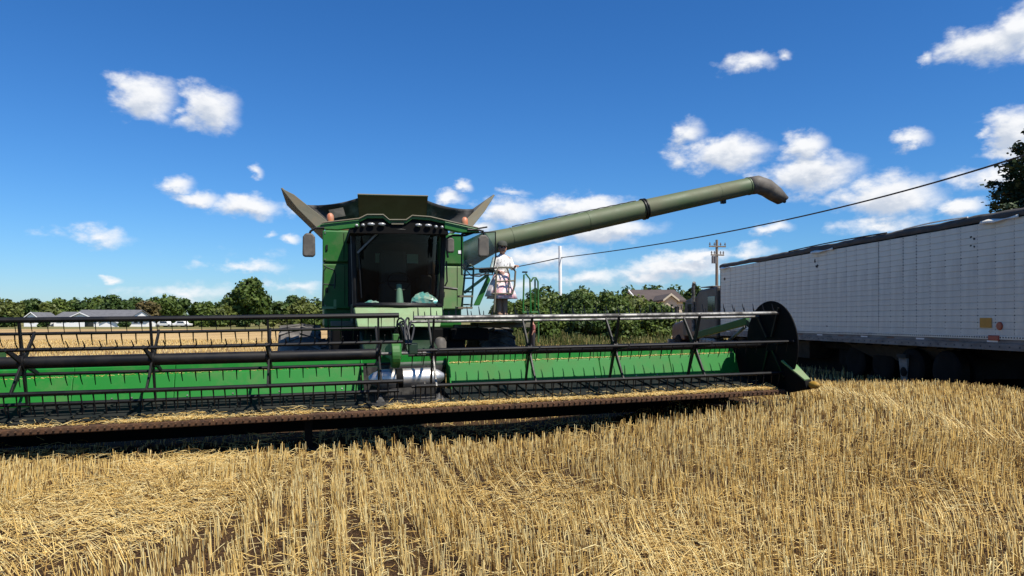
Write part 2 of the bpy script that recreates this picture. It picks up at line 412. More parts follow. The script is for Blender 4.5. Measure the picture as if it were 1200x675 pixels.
go = link('ground', mesh_np('ground', gv, np.stack([q0, q0 + 1, q0 + ni + 1, q0 + ni], 1)), gm); tag(go, 'harvested wheat field reaching to the far tree line', 'field', kind='structure')

# ------------------------------------------------------------------ machine frame
A = R(14.6); CA, SA = math.cos(A), math.sin(A)
OX, OY = -1.37, 9.90                           # reel axis above this point of the field
def lx(px, yl):
    """local x of the point seen in column px whose distance behind the reel axis is yl"""
    k = (px - 600) / FPX
    return (k * (OY + CA * yl) - OX + SA * yl) / (CA - SA * k)
def dep(x, yl): return OY + SA * x + CA * yl
def P(px, py, yl):
    x = lx(px, yl); return Vector((x, yl, EYE + (HOR - py) / FPX * dep(x, yl)))
def loc2w(p): return Vector((OX + CA * p[0] - SA * p[1], OY + SA * p[0] + CA * p[1], p[2]))
def G(px, py, z=0.):
    """point at height z seen in pixel (px, py)"""
    d = (EYE - z) * FPX / (py - HOR); return Vector(((px - 600) / FPX * d, d, z))

# ================================================================== header
TILT = .022
head = empty('draper_header', (OX, OY, 0), (0, -TILT, A), 'wide green draper header with black pickup reel in front of the combine', 'header')
ZC, RS, RR = 1.258, -.008, .515                # reel axis height, its slope against the header, bat circle radius
def zr(x): return ZC + RS * x
XL0, XL1, XR0, XR1 = -5.32, lx(470, 0), lx(486, 0), lx(905, 0)
XD = lx(906, 0)
# reel tubes
MB().tube([(XL0, 0, zr(XL0)), (lx(448, 0), 0, zr(0))], .073, 20).build('reel_tube', M['black'], head, True)
MB().tube([(lx(508, 0), 0, zr(.3)), (lx(897, 0), 0, zr(5.2))], .056, 20).build('reel_tube', M['black'], head, True)
MB().tube([(lx(448, 0), 0, zr(0)), (lx(508, 0), 0, zr(.3))], .022, 10).build('reel_shaft', M['worn_steel'], head, True)
# bats with tines
def tine_mesh(name, dy, dz, ln):
    t = Vector((0, dy, dz)).normalized()
    mb = MB(); p0 = Vector((0, 0, 0)); p1 = t * ln * .55; p2 = t * ln + Vector((0, .02, 0)) * (1 if dz < 0 else -1)
    mb.tube([p0, p1, p2], [.0095, .0075, .005], 4); me = mb.mesh(name); me.materials.append(M['tine']); return me
T_DOWN = tine_mesh('tine_down', .38, -.9, .17)
T_UP = tine_mesh('tine_up', .5, .86, .165)
T_FWD = tine_mesh('tine_forward', -.55, .55, .12)
T_LONG = tine_mesh('tine_long', .22, -.97, .25)
T_SHORT = tine_mesh('tine_short', .3, -.95, .145)
def reel(x0, x1, phis, tines, mats, joined, rads):
    for ph, tm, mt, jo, rad in zip(phis, tines, mats, joined, rads):
        y = -RR * math.cos(R(ph)); s = RR * math.sin(R(ph))
        bat = MB().tube([(x0, y, zr(x0) + s), ((x0 + x1) / 2, y, zr((x0 + x1) / 2) + s - .006), (x1, y, zr(x1) + s)], rad, 8).build('reel_bat', mt, head, True)
        n = int((x1 - x0 - .1) / (.128 if tm is T_LONG else .165)); stuff = MB()
        for i in range(n + 1):
            x = x0 + .06 + (x1 - x0 - .12) * i / n
            z = zr(x) + s
            jig = random.uniform(-.12, .12)
            if jo:
                stuff.tube([(x, y, z), (x, y + .05, z - .16)], [.007, .004], 4)
            else:
                t = link('tine', tm, None, bat); t.location = (x, y, z)
                t.rotation_euler = (random.uniform(-.1, .1), random.uniform(-.08, .08), 0)
        if jo: tag(stuff.build('tine_row', M['tine'], bat), kind='stuff')
K = M['black']
reel(XL0, XL1, (19, 79, 139, 199, 259, 319), (T_FWD, T_DOWN, T_DOWN, T_DOWN, T_LONG, T_LONG), (K, K, K, K, K, K), (0, 1, 0, 0, 0, 0), (.022, .034, .02, .022, .024, .026))
reel(XR0, XR1, (6, 66, 126, 186, 246, 306), (T_DOWN, T_UP, T_UP, T_DOWN, T_LONG, T_LONG), (K, M['worn_steel'], M['worn_steel'], K, K, K), (1, 0, 0, 0, 0, 0), (.02, .027, .02, .022, .022, .024))  # pale steel on both upper bats imitates sunlight catching them
# spiders
def spider(x, phis, r_hub=.10, lit_arms=()):
    h = MB().lathe((x - .03, 0, zr(x)), (1, 0, 0), [(0, r_hub), (.06, r_hub)], 16).build('spider_hub', M['black'], head, True)
    for k, ph in enumerate(phis):
        d = Vector((0, -math.cos(R(ph)), math.sin(R(ph)))); c = Vector((x, 0, zr(x)))
        side = Vector((1, 0, 0)); w = d.cross(side).normalized()
        a = c + d * .06; b = c + d * (RR + .02)
        MB().hexa([a - side * .012 - w * .04, a + side * .012 - w * .04, b + side * .012 - w * .022, b - side * .012 - w * .022,
                   a - side * .012 + w * .04, a + side * .012 + w * .04, b + side * .012 + w * .022, b - side * .012 + w * .022]
                  ).build('spider_arm', M['worn_steel'] if k in lit_arms else M['black'], h, bevel=.004)
PL, PR = (19, 79, 139, 199, 259, 319), (6, 66, 126, 186, 246, 306)
for px in (30, 182, 318, 446): spider(lx(px, 0), PL)
spider(-5.25, PL)
for px, wo_ in ((509, (5,)), (622, ()), (722, ()), (815, ())): spider(lx(px, 0), PR, .09, wo_)  # listed arms get paler steel to imitate sunlight
# end discs
for xs in (XD, -XD):
    d_ = MB().lathe((xs - .012, 0, zr(xs)), (1, 0, 0), [(0, .64), (.004, .655), (.02, .655), (.024, .64)], 48).build('end_disc', M['black_dull'], head)
    for ph in PR:
        a = R(ph)
        MB().bar((xs - .03, -.12 * math.cos(a), zr(xs) + .12 * math.sin(a)), (xs - .03, -.6 * math.cos(a), zr(xs) + .6 * math.sin(a)), .03, .03, (1, 0, 0)).build('disc_rib', M['black'], d_)
# knife / cutterbar
ZK = .565
MB().box((-5.5, -.38, ZK - .085), (5.5, -.20, ZK - .012)).build('cutterbar', M['rust'], head, bevel=.012)
gmb = MB()
for i in range(145):
    x = -5.48 + i * .0762
    gmb.hexa([(x - .010, -.40, ZK - .05), (x + .010, -.40, ZK - .05), (x + .018, -.30, ZK - .05), (x - .018, -.30, ZK - .05),
              (x - .005, -.43, ZK - .04), (x + .005, -.43, ZK - .04), (x + .018, -.30, ZK - .010), (x - .018, -.30, ZK - .010)])
tag(gmb.build('knife_guard_row', M['rust'], head), kind='stuff')
MB().hexa([(-5.45, -.2, ZK - .10), (5.45, -.2, ZK - .10), (5.45, 1.1, .30), (-5.45, 1.1, .30), (-5.45, -.2, ZK - .07), (5.45, -.2, ZK - .07), (5.45, 1.1, .36), (-5.45, 1.1, .36)]).build('belly_pan', M['black_dull'], head)
MB().box((-5.45, 1.1, .14), (5.45, 1.16, .66)).build('rear_shade_board', M['black_dull'], head)  # added board that blocks light and lit ground behind the header
# draper belts with slats
YB0, YB1, ZB0, ZB1 = -.19, .74, ZK + .02, .70
XC0, XC1 = lx(433, .5), lx(523, .5)            # centre section
for x0, x1 in ((-5.42, XC0), (XC1, 5.36)):
    b = MB().hexa([(x0, YB0, ZB0 - .05), (x1, YB0, ZB0 - .05), (x1, YB1, ZB1 - .05), (x0, YB1, ZB1 - .05), (x0, YB0, ZB0), (x1, YB0, ZB0), (x1, YB1, ZB1), (x0, YB1, ZB1)]).build('draper_belt', M['belt'], head)
    n = int((x1 - x0) / .30)
    sl = MB().hexa([(-.013, YB0 + .01, ZB0 + .001), (.013, YB0 + .01, ZB0 + .001), (.013, YB1 - .02, ZB1 - .002), (-.013, YB1 - .02, ZB1 - .002),
                    (-.009, YB0 + .01, ZB0 + .026), (.009, YB0 + .01, ZB0 + .026), (.009, YB1 - .02, ZB1 + .022), (-.009, YB1 - .02, ZB1 + .022)]).mesh('belt_slat')
    sl.materials.append(M['belt'])
    for i in range(n):
        s_ = link('belt_slat', sl, None, b); s_.location = (x0 + (x1 - x0) * (i + .5) / n, 0, 0)
# centre feed belt, drum, feed throat
MB().hexa([(XC0 + .01, -.19, ZK), (XC1 - .01, -.19, ZK), (XC1 - .01, .9, .58), (XC0 + .01, .9, .58), (XC0 + .01, -.19, ZK + .03), (XC1 - .01, -.19, ZK + .03), (XC1 - .01, .9, .61), (XC0 + .01, .9, .61)]).build('feed_belt', M['fabric_black'], head)
dc = P(477, 443, .55); dl = XC1 - XC0 - .02
dr = MB().lathe((XC0 + .01, .55, dc.z), (1, 0, 0), [(0, .05), (.06, .09), (.16, .135), (dl - .16, .135), (dl - .06, .09), (dl, .05)], 32).build('feed_drum', M['chrome'], head, True)
MB().lathe((XC0 + .38, .55, dc.z), (1, 0, 0), [(0, .1362), (.10, .1362)], 32).build('drum_band', M['black_dull'], dr, True)
fg = MB()
for i in range(7):
    w = i * 1.15; x = XC0 + .2 + i * .115
    MB().tube([(x, .55, dc.z), (x, .55 - .21 * math.cos(w), dc.z + .21 * math.sin(w))], .007, 6).build('drum_finger', M['worn_steel'], dr)
MB().box((XC0 - .05, 1.0, .55), (XC1 + .05, 1.04, 1.02)).build('feed_throat', M['fabric_black'], head)
for xs in (XC0 + .12, XC1 - .16):
    MB().prism([(xs - .07, -.12, ZK + .03), (xs + .07, -.12, ZK + .03), (xs + .02, .12, ZK + .11)], (0, .06, .02)).build('deflector', M['worn_steel'], head)
# back sheet panels: lower face, dusty ledge, upper strip
led = random.Random(3)
def back_panels(x0, x1, n):
    for i in range(n):
        a = x0 + (x1 - x0) * i / n + .003; b = x0 + (x1 - x0) * (i + 1) / n - .003
        prof = [(.745, .66), (.90, 1.035), (.945, 1.045), (.965, 1.16), (1.03, 1.175), (1.03, .66)]
        MB().prism([(a, y, z) for y, z in prof], (b - a, 0, 0)).build('back_panel', M['header_green'], head, bevel=.008)
        for q in range(2):
            xx = led.uniform(a + .1, b - .1)
            MB().lathe((xx, .775 + .01, .75), (0, -1, .4), [(0, .013), (.012, .011)], 8).build('bolt', M['worn_steel'], head)
back_panels(-5.5, lx(425, .8), 4)
back_panels(lx(527, .8), 5.46, 4)
MB().tube([(-5.5, 1.12, 1.02), (5.5, 1.12, 1.02)], .085, 14).build('back_beam', M['dark_green'], head, True)
MB().box((lx(425, .9), 1.06, 1.02), (lx(527, .9), 1.2, 1.19)).build('centre_beam', M['header_green'], head, bevel=.01)
for px in (425, 527):
    x = lx(px, .9); s = .02 if px > 480 else -.02
    MB().prism([(x - s, .60, .58), (x - s, .97, .58), (x - s, .98, 1.16), (x - s, .72, 1.0)], (s, 0, 0)).build('throat_cheek', M['header_green'], head)
# centre reel arm, hoses
xa = lx(467, .1)
arm = MB().prism([(xa - .07, -.10, zr(0) - .05), (xa - .07, .10, zr(0) - .13), (xa - .07, .3, zr(0) - .10), (xa - .07, 1.1, 1.15), (xa - .07, 1.1, 1.3), (xa - .07, .3, zr(0) + .16), (xa - .07, .05, zr(0) + .19), (xa - .07, -.08, zr(0) + .12)], (.12, 0, 0)).build('centre_reel_arm', M['header_green'], head, bevel=.02)
MB().box((xa - .05, -.02, zr(0) + .15), (xa + .03, .12, zr(0) + .26)).build('valve_block', M['green'], arm, bevel=.008)
MB().lathe((xa - .10, .02, zr(0) - .02), (1, 0, 0), [(.02, .175), (.13, .175)], 24).build('gear_case', M['green'], arm, bevel=.012)
for k in range(7):
    ox = (k - 3) * .022 + random.uniform(-.01, .01); hh = .36 + .05 * math.sin(k * 1.9)
    x = lx(480, .1) + ox; pts = []
    for j in range(13):
        t = j / 12
        pts.append((x + .05 * math.sin(t * 6 + k) + .05 * (t - .5) * (k - 3) * .3, -.05 + .75 * t, zr(0) + .12 + hh * math.sin(math.pi * min(1, t * 1.05)) - .12 * t))
    MB().tube(pts, .013, 7).build('hydraulic_hose', M['cable'], head, True)
MB().tube([(lx(472, 0), .0, zr(0)+.02), (lx(495, 0), .0, zr(0) - .01), (lx(500, 0), 0., zr(0) + .05)], .02, 8).build('reel_drive_shaft', M['black'], head, True)
MB().box((lx(483, 0) - .02, -.05, zr(0) - .02), (lx(483, 0) + .10, .08, zr(0) + .13)).build('reel_motor', M['dark_green'], head, bevel=.015)
# end sheets, dividers, reel lift arms
for sgn in (1, -1):
    X = 5.52 * sgn
    sh = MB().prism([(X, -.42, ZK - .1), (X, 1.15, ZK), (X, 1.15, 1.16), (X, .75, 1.2), (X, .2, .95), (X, -.35, .72)], (.03 * sgn, 0, 0)).build('end_sheet', M['black_dull'], head, bevel=.006)  # black stands in for shade on the green inner face
    lid = MB().prism([(X - .03 * sgn, -.30, .98), (X + .13 * sgn, -.30, 1.02), (X + .09 * sgn, -.80, .745), (X + .00 * sgn, -.80, .735)], (0, .006, -.022)).build('divider_lid', M['pale_green'], head, bevel=.004)
    dv = MB().prism([(X, -.85, .60), (X, -.35, .50), (X, .25, .62), (X, .2, 1.0), (X, -.32, .96), (X, -.80, .72)], (.11 * sgn, 0, 0)).build('crop_divider', M['black_dull'], head, bevel=.015)  # green body blackened to imitate its unlit side
    MB().ellipsoid((X + .08 * sgn, -.90, .66), (.06, .11, .055)).build('divider_tip', M['yellow'], dv, True)
    xa2 = 5.58 * sgn
    la = MB().bar((xa2, 2.35, 1.30), (xa2, .70, 1.56), .07, .12).build('reel_lift_arm', M['green'], head, bevel=.01)
    MB().bar((xa2, .74, 1.55), (xa2, .05, zr(5) + .02), .06, .10).build('arm_end', M['dark_green'], la, bevel=.01)
    MB().tube([(xa2 - .1, 1.3, 1.15), (xa2 - .05, .7, 1.47)], .025, 8).build('lift_cylinder', M['worn_steel'], la, True)
# legs under the cutterbar
for px, yl, zb in ((362, .05, .0), (838, .1, .42)):
    x = lx(px, yl)
    lg = MB().box((x - .05, yl - .05, zb + .02 - TILT * x), (x + .05, yl + .05, ZK)).build('support_leg', M['black_dull'], head, bevel=.008)
    MB().box((x - .12, yl - .16, zb + .003 - TILT * x), (x + .12, yl + .16, zb + .028 - TILT * x)).build('leg_foot', M['rust'], lg)

# ================================================================== combine
comb = empty('combine_harvester', (OX, OY, 0), (0, 0, A), 'green combine harvester facing the camera with open grain tank and unloading auger swung out', 'combine')
def q4(a, b, c, d, t, name, m, parent=comb, bevel=0):
    """plate from four points with thickness vector t"""
    return MB().prism([a, b, c, d], t).build(name, m, parent, bevel=bevel)
XM = (lx(378, 4.0) + lx(543, 4.0)) / 2
BL, BR = lx(378, 4.0), lx(543, 4.0)
# hull
MB().box((BL + .02, 4.06, 1.55), (BR - .02, 9.2, 3.36)).build('hull', M['green'], comb, bevel=.05)
MB().box((BL + .15, 3.0, .75), (BR - .15, 8.6, 1.56)).build('chassis', M['black_dull'], comb, bevel=.03)
ZT, ZS, ZBm = P(378, 270, 4).z, P(378, 308, 4).z, P(378, 362, 4).z
xl2 = lx(416, 4.0)
for (a, b, z0, z1, mm) in ((BL, xl2, ZS + .02, ZT, 'green'), (BL, xl2, ZBm, ZS - .02, 'green'), (lx(514, 4.), BR, ZS + .02, ZT, 'green'), (lx(514, 4.), BR, ZBm, ZS - .02, 'pale_green')):
    MB().box((a, 3.98, z0), (b, 4.055, z1)).build('front_panel', M[mm], comb, bevel=.02)
st = MB().box((lx(537, 3.97), 3.970, P(0, 285, 3.97).z), (lx(541.5, 3.97), 3.977, P(0, 280.5, 3.97).z)).build('warning_label', M['sticker'], comb)
for (px, py) in ((383, 290), (383, 340), (520, 296), (520, 345)):
    c = P(px, py, 3.97); MB().box((c.x - .018, 3.955, c.z - .05), (c.x + .018, 3.979, c.z + .05)).build('panel_latch', M['black'], comb, bevel=.004)
for (px, y0_, y1_) in ((403, 273, 305), (404, 311, 358), (536, 312, 358)):
    x = lx(px, 3.97); MB().box((x - .004, 3.972, P(px, y1_, 3.97).z), (x + .004, 3.9785, P(px, y0_, 3.97).z)).build('panel_seam', M['black_dull'], comb)
for k, (px, py) in enumerate(((381, 273), (381, 304), (411, 304), (381, 311), (381, 358), (541, 290), (541, 305), (541, 312), (541, 358), (517, 358))):
    c = P(px, py, 3.975); MB().lathe((c.x, 3.979, c.z), (0, -1, 0), [(0, .014), (.01, .012)], 8).build('panel_bolt', M['worn_steel'], comb)
# cab: floor, rear wall, pillars, glass
CX0, CX1 = lx(415, 2.6), lx(520, 2.6); CM = (CX0 + CX1) / 2
zf, zt = P(460, 358, 2.6).z, P(460, 271, 2.6).z
MB().box((CX0 + .03, 2.5, zf - .12), (CX1 - .03, 4.0, zf - .02)).build('cab_floor', M['interior'], comb)
MB().box((CX0 + .03, 3.93, zf), (CX1 - .03, 3.97, zt)).build('cab_rear_wall', M['interior'], comb)
MB().box((lx(440, 3.9), 3.90, P(0, 299, 3.9).z), (lx(490, 3.9), 3.925, P(0, 287, 3.9).z)).build('rear_window', M['interior_green'], comb)  # opaque plate, the light seen through the window is put into its colour
def wy(s): return 2.42 + .34 * s * s          # bulging windscreen
NW = 14
def wpt(s, t, off=0):
    w = .5 * (CX1 - CX0) * (1 + .02 * t - .03 * (1 - t))
    return (CM + s * w, wy(s) + .10 * (1 - t) * 0 - .06 * t + off, zf + t * (zt - zf))
vs, fs = [], []
for j in range(7):
    for i in range(NW + 1): vs.append(wpt(-1 + 2 * i / NW, j / 6))
for j in range(6):
    for i in range(NW): fs.append((j * (NW + 1) + i, j * (NW + 1) + i + 1, (j + 1) * (NW + 1) + i + 1, (j + 1) * (NW + 1) + i))
MB().add(vs, fs).build('windscreen', M['glass'], comb, True)
for s in (-1, 1):
    MB().tube([wpt(s * 1.0, t / 6, 0) for t in range(7)], .045, 8).build('cab_pillar', M['black'], comb, True)
    MB().tube([(CM + s * .5 * (CX1 - CX0), 3.95, zf), (CM + s * .5 * (CX1 - CX0), 3.95, zt)], .05, 8).build('rear_pillar', M['black'], comb, True)
    x = CM + s * .5 * (CX1 - CX0)
    if s < 0:
        MB().prism([(x, 2.80, zf + .02), (x, 3.9, zf + .02), (x, 3.9, zt - .02), (x, 2.74, zt - .02)], (.006, 0, 0)).build('side_glass', M['glass'], comb)
        MB().prism([(x - .02, 2.80, zf - .3), (x - .02, 3.9, zf - .3), (x - .02, 3.9, zf + .03), (x - .02, 2.8, zf + .03)], (.03, 0, 0)).build('cab_side', M['dark_green'], comb)
    else:
        MB().prism([(x, 3.35, zf + .02), (x, 3.9, zf + .02), (x, 3.9, zt - .02), (x, 3.35, zt - .02)], (.006, 0, 0)).build('side_glass', M['glass'], comb)
MB().tube([wpt(-1 + 2 * i / NW, 0, -.005) for i in range(NW + 1)], .045, 8).build('windscreen_sill', M['black'], comb, True)
MB().tube([wpt(-1 + 2 * i / NW, 1, -.005) for i in range(NW + 1)], .05, 8).build('windscreen_header', M['black'], comb, True)
# pale inner stripe of the right pillar
MB().bar(wpt(.93, .95, .05), wpt(.97, .45, .05), .05, .02, (0, 1, 0)).build('pillar_trim', M['pale_green'], comb)
# wiper
wp = MB().tube([wpt(-.86, .1, -.03), wpt(-.9, .72, -.03), wpt(-.55, .95, -.035)], .012, 6).build('wiper', M['black'], comb)
MB().bar(wpt(-.92, .70, -.05), wpt(-.45, .98, -.05), .02, .03).build('wiper_blade', M['worn_steel'], wp)
# inside
MB().box((CM - .27, 3.2, zf), (CM + .27, 3.75, zf + .42)).build('seat_cushion', M['seat'], comb, bevel=.06)
MB().box((CM - .25, 3.62, zf + .40), (CM + .25, 3.82, zf + 1.02)).build('seat_back', M['seat'], comb, bevel=.08)
xs_ = lx(468, 2.8)
MB().tube([(xs_, 2.72, zf), (xs_, 2.86, zf + .36)], [.07, .045], 12).build('steering_column', M['interior_green'], comb, True)
sw = MB()
ring = [(xs_ + .19 * math.cos(a), 2.9 + .10 * math.sin(a), zf + .42 + .16 * math.sin(a)) for a in [2 * math.pi * k / 20 for k in range(21)]]
sw.tube(ring, .015, 6, caps=False); sw.tube([(xs_ - .19, 2.9, zf + .42), (xs_ + .19, 2.9, zf + .42)], .012, 6)
sw.build('steering_wheel', M['black'], comb, True)
MB().box((CM + .42, 3.1, zf), (CM + .62, 3.8, zf + .55)).build('armrest_console', M['interior'], comb, bevel=.04)
MB().box((CM + .52, 2.9, zf + .55), (CM + .72, 2.96, zf + .80)).build('display_screen', M['black'], comb, bevel=.015)
def rag(name, m, cx, cy, cz, rx, ry, rz, seed):
    r_ = random.Random(seed); mb = MB(); mb.ellipsoid((0, 0, 0), (1, 1, 1), 16, 10)
    mb.v = [(x * rx * (1 + r_.uniform(-.22, .22)), y * ry * (1 + r_.uniform(-.22, .22)), max(z, -.35) * rz * (1 + r_.uniform(-.3, .3))) for x, y, z in mb.v]
    o = mb.build(name, m, None); o.location = loc2w((cx, cy, cz)); o.rotation_euler = (0, 0, A); return o
pr = P(497, 351, 2.62)
tag(rag('rag_pile', M['rag_teal'], pr.x, 2.70, zf + .075, .22, .12, .13, 3), 'crumpled teal and white rags heaped behind the windscreen, right side', 'rags')
tag(rag('rag', M['rag_teal'], lx(436, 2.68), 2.74, zf + .03, .13, .09, .05, 4), 'flat teal rag lying behind the windscreen, left side', 'rag')
# roof with wings, lamps, beacons
y0r = 2.28
rf_px = [(367, 268), (377, 262), (421, 257), (430, 252.5), (449, 252.5), (456, 258.5), (476, 258.5), (483, 253.5), (504, 255), (521, 259), (560, 268), (562, 272), (541, 272.5), (526, 273), (410, 271), (396, 269)]
top = [P(x, y, y0r) for x, y in rf_px]
edge_ = [Vector(p) for p in top[2:10]]
rf = MB().prism([p + Vector((0, 0, .012)) for p in edge_] + [p - Vector((0, 0, .045)) for p in reversed(edge_)], (0, 1.75, .02)).build('cab_roof', M['green'], comb, bevel=.008)
ed = MB().tube([p + Vector((0, -.015, .01)) for p in top[1:11]], .014, 6).build('roof_edge', M['flap'], rf, True)
y0r += .03
MB().prism([P(412, 258.5, y0r), P(424, 257.5, y0r), P(431, 254.5, y0r), P(448, 254.5, y0r), P(456, 261, y0r), P(477, 261, y0r), P(484, 255.5, y0r), P(503, 257, y0r), P(522, 261, y0r), P(526, 274.5, y0r), P(410, 273, y0r)], (0, 1.7, 0)).build('roof_visor', M['black_dull'], rf)
for pts in ([(367, 268), (377, 262.5), (421, 257.5), (421, 266), (396, 269.5)], [(521, 259.5), (560, 268), (562, 272), (541, 272.5), (521, 268)]):
    MB().prism([P(x, y, y0r - .02) for x, y in pts], (0, .35, .03)).build('roof_wing', M['green'], rf, bevel=.012)
MB().prism([P(458, 259.5, y0r - .03), P(474, 259.5, y0r - .03), P(473, 263, y0r - .03), P(459, 263, y0r - .03)], (0, .03, 0)).build('roof_vent', M['flap'], rf)
for px, py, w in ((418, 262, .035), (425.5, 261.5, .038), (435, 260.5, .075), (447.5, 260.5, .075), (490.5, 261.5, .07), (502, 262, .072), (511, 263.5, .036), (518, 264, .034)):
    c = P(px, py + 2.2, y0r - .035); MB().ellipsoid(c, (w * .82, .025, .027), 14, 8).build('work_lamp', M['lamp'], rf, True)
for px, py in ((387, 253.5), (544.5, 258)):
    c = P(px, py, 2.55)
    MB().lathe(c - Vector((0, 0, .09)), (0, 0, 1), [(0, .055), (.05, .06), (.11, .052), (.14, .025), (.145, .005)], 16).build('beacon', M['orange'], rf, True)
# mirrors
def mirror(px, py, w, h, yl, arm):
    c = P(px, py, yl)
    mo = MB().prism([(c.x - w, c.y, c.z - h * .9), (c.x - w * .6, c.y, c.z - h), (c.x + w * .6, c.y, c.z - h), (c.x + w, c.y, c.z - h * .85), (c.x + w * .95, c.y, c.z + h * .7), (c.x + w * .5, c.y, c.z + h), (c.x - w * .5, c.y, c.z + h), (c.x - w * .95, c.y, c.z + h * .7)], (0, .07, 0)).build('mirror', M['mirror_back'], comb, bevel=.025)
    MB().tube([P(x, y, yl + .035) for x, y in arm], .018, 8).build('mirror_arm', M['black'], mo, True)
mirror(362, 287, .10, .19, 2.25, [(362, 276), (364, 271), (369, 267.5), (380, 267)])
mirror(567, 288, .095, .185, 2.25, [(567, 276), (566, 271), (560, 269.5), (548, 269)])
mirror(528.5, 287, .06, .13, 2.35, [(525, 302), (523, 290), (523, 280), (530, 276), (545, 276), (560, 271)])
# cab door swung open, handles
dg = P(541, 274, 2.55); dh = P(580.5, 271.5, 2.75); db = P(577, 322, 2.75); da = P(541, 322, 2.55)
dr_ = MB().tube([dg, dh, P(581, 300, 2.75), db, da, dg], .014, 6).build('cab_door', M['black'], comb)
MB().prism([dg, dh, P(581, 300, 2.75), db, da], (0, .006, 0)).build('door_glass', M['door_glass'], dr_)
hd = MB().tube([P(523, 306, 2.5), P(524, 330, 2.5), P(521, 336, 2.5)], .014, 6); hd.tube([P(520, 337, 2.45), P(536, 339, 2.45)], .025, 6); hd.build('door_handle', M['black'], comb)
# panel under the cab, feeder house
MB().prism([P(415, 360.5, 2.40), P(520, 360.5, 2.40), P(516, 383, 2.18), P(419, 383, 2.18)], (0, .5, 0)).build('cab_base_panel', M['pale_green'], comb, bevel=.015)
fx0, fx1 = lx(428, 1.3), lx(520, 1.3)
MB().hexa([(fx0, 1.08, .5), (fx1, 1.08, .5), (fx1, 3.4, 1.05), (fx0, 3.4, 1.05), (fx0, 1.08, 1.08), (fx1, 1.08, 1.08), (fx1, 3.4, 1.62), (fx0, 3.4, 1.62)]).build('feeder_house', M['dark_green'], comb, bevel=.03)
for px, py in ((405, 379), (548, 383)):
    c = P(px, py, 3.2); MB().box((c.x - .25, 3.15, c.z - .05), (c.x + .25, 3.3, c.z + .04)).build('axle_bracket', M['flap'], comb, bevel=.01)
MB().tube([(BL - .4, 4.3, .95), (BR + .4, 4.3, .95)], .16, 12).build('front_axle', M['black_dull'], comb, True)
# tyres with lugs
def wheel(name, x, y, r, w, mt, rimm, lugs=22):
    n = 28; prof = [(-w / 2, r * .62), (-w / 2 - .01, r * .85), (-w / 2 + .04, r * .96), (-w / 4, r), (w / 4, r), (w / 2 - .04, r * .96), (w / 2 + .01, r * .85), (w / 2, r * .62)]
    t = MB().lathe((x, y, r), (1, 0, 0), prof, 36).build(name, mt, comb, True)
    lm = MB()
    for i in range(lugs):
        for s in (-1, 1):
            a = 2 * math.pi * (i + (.5 if s > 0 else 0)) / lugs
            def pt(u, ang, rad): return (x + u, y + rad * math.cos(ang), r + rad * math.sin(ang))
            da_ = .16
            p = [pt(s * .01, a, r * .985), pt(s * w / 2, a + da_, r * .93), pt(s * w / 2, a + da_ + .07, r * .93), pt(s * .01, a + .07, r * .985)]
            q = [pt(s * .01, a, r * 1.045), pt(s * w / 2, a + da_, r * 1.0), pt(s * w / 2, a + da_ + .07, r * 1.0), pt(s * .01, a + .07, r * 1.045)]
            lm.hexa(p + q)
    tag(lm.build('tread_lugs', mt, t), kind='stuff')
    MB().lathe((x - .02, y, r), (1, 0, 0), [(-w / 2 + .06, r * .64), (-w / 2 + .1, r * .5), (-.05, r * .4), (.09, r * .4), (w / 2 - .06, r * .5), (w / 2 - .02, r * .64)], 28).build('rim', rimm, t, True)
wheel('front_tyre', lx(352, 4.2), 4.2, .80, .72, M['tread'], M['rim_yellow'])
wheel('front_tyre', lx(575, 4.2), 4.2, .80, .72, M['rubber'], M['rim_yellow'])
wheel('rear_tyre', BL + .1, 8.3, .62, .5, M['rubber'], M['rim_yellow'])
wheel('rear_tyre', BR - .1, 8.3, .62, .5, M['rubber'], M['rim_yellow'])
# grain tank extension: front flap, corner sheets, side flaps, rear flap
yt = 4.55
f1, f2, f3, f4 = P(419, 228, yt - .12), P(501.5, 230, yt - .12), P(499, 268, yt + .25), P(421, 267, yt + .25)
q4(f4, f3, f2, f1, (0, .04, .01), 'tank_flap', M['tank'], bevel=.006)
MB().tube([f1 + Vector((0, -.01, 0)), f2 + Vector((0, -.01, 0))], .018, 6).build('flap_rim', M['flap'], comb)
lt, lb = P(329, 221, yt + .5), P(379, 264, yt + .15); ltb, lbb = lt + Vector((.02, 2.1, 0)), lb + Vector((0, 2.7, 0))
q4(lb, lt, ltb, lbb, (.025, 0, .025), 'side_flap', M['flap'], bevel=.01)
MB().prism([lb + Vector((-.09, -.03, -.09)), lb + Vector((.10, -.03, .06)), lb.lerp(lt, .75) + Vector((.05, -.03, .06)), lt + Vector((.0, -.03, .01)), lb.lerp(lt, .55) + Vector((-.05, -.03, -.07))], (0, .05, 0)).build('flap_edge', M['flap'], comb, bevel=.008)
rt_, rb = P(580, 229, yt + .5), P(547, 264, yt + .15); rtb, rbb = rt_ + Vector((-.02, 2.1, 0)), rb + Vector((0, 2.7, 0))
q4(rb, rt_, rtb, rbb, (-.025, 0, .025), 'side_flap', M['flap'], bevel=.01)
MB().prism([rb + Vector((.07, -.03, -.08)), rb + Vector((-.08, -.03, .05)), rb.lerp(rt_, .75) + Vector((-.05, -.03, .05)), rt_ + Vector((.0, -.03, .01)), rb.lerp(rt_, .55) + Vector((.04, -.03, -.06))], (0, .05, 0)).build('flap_edge', M['flap'], comb, bevel=.008)
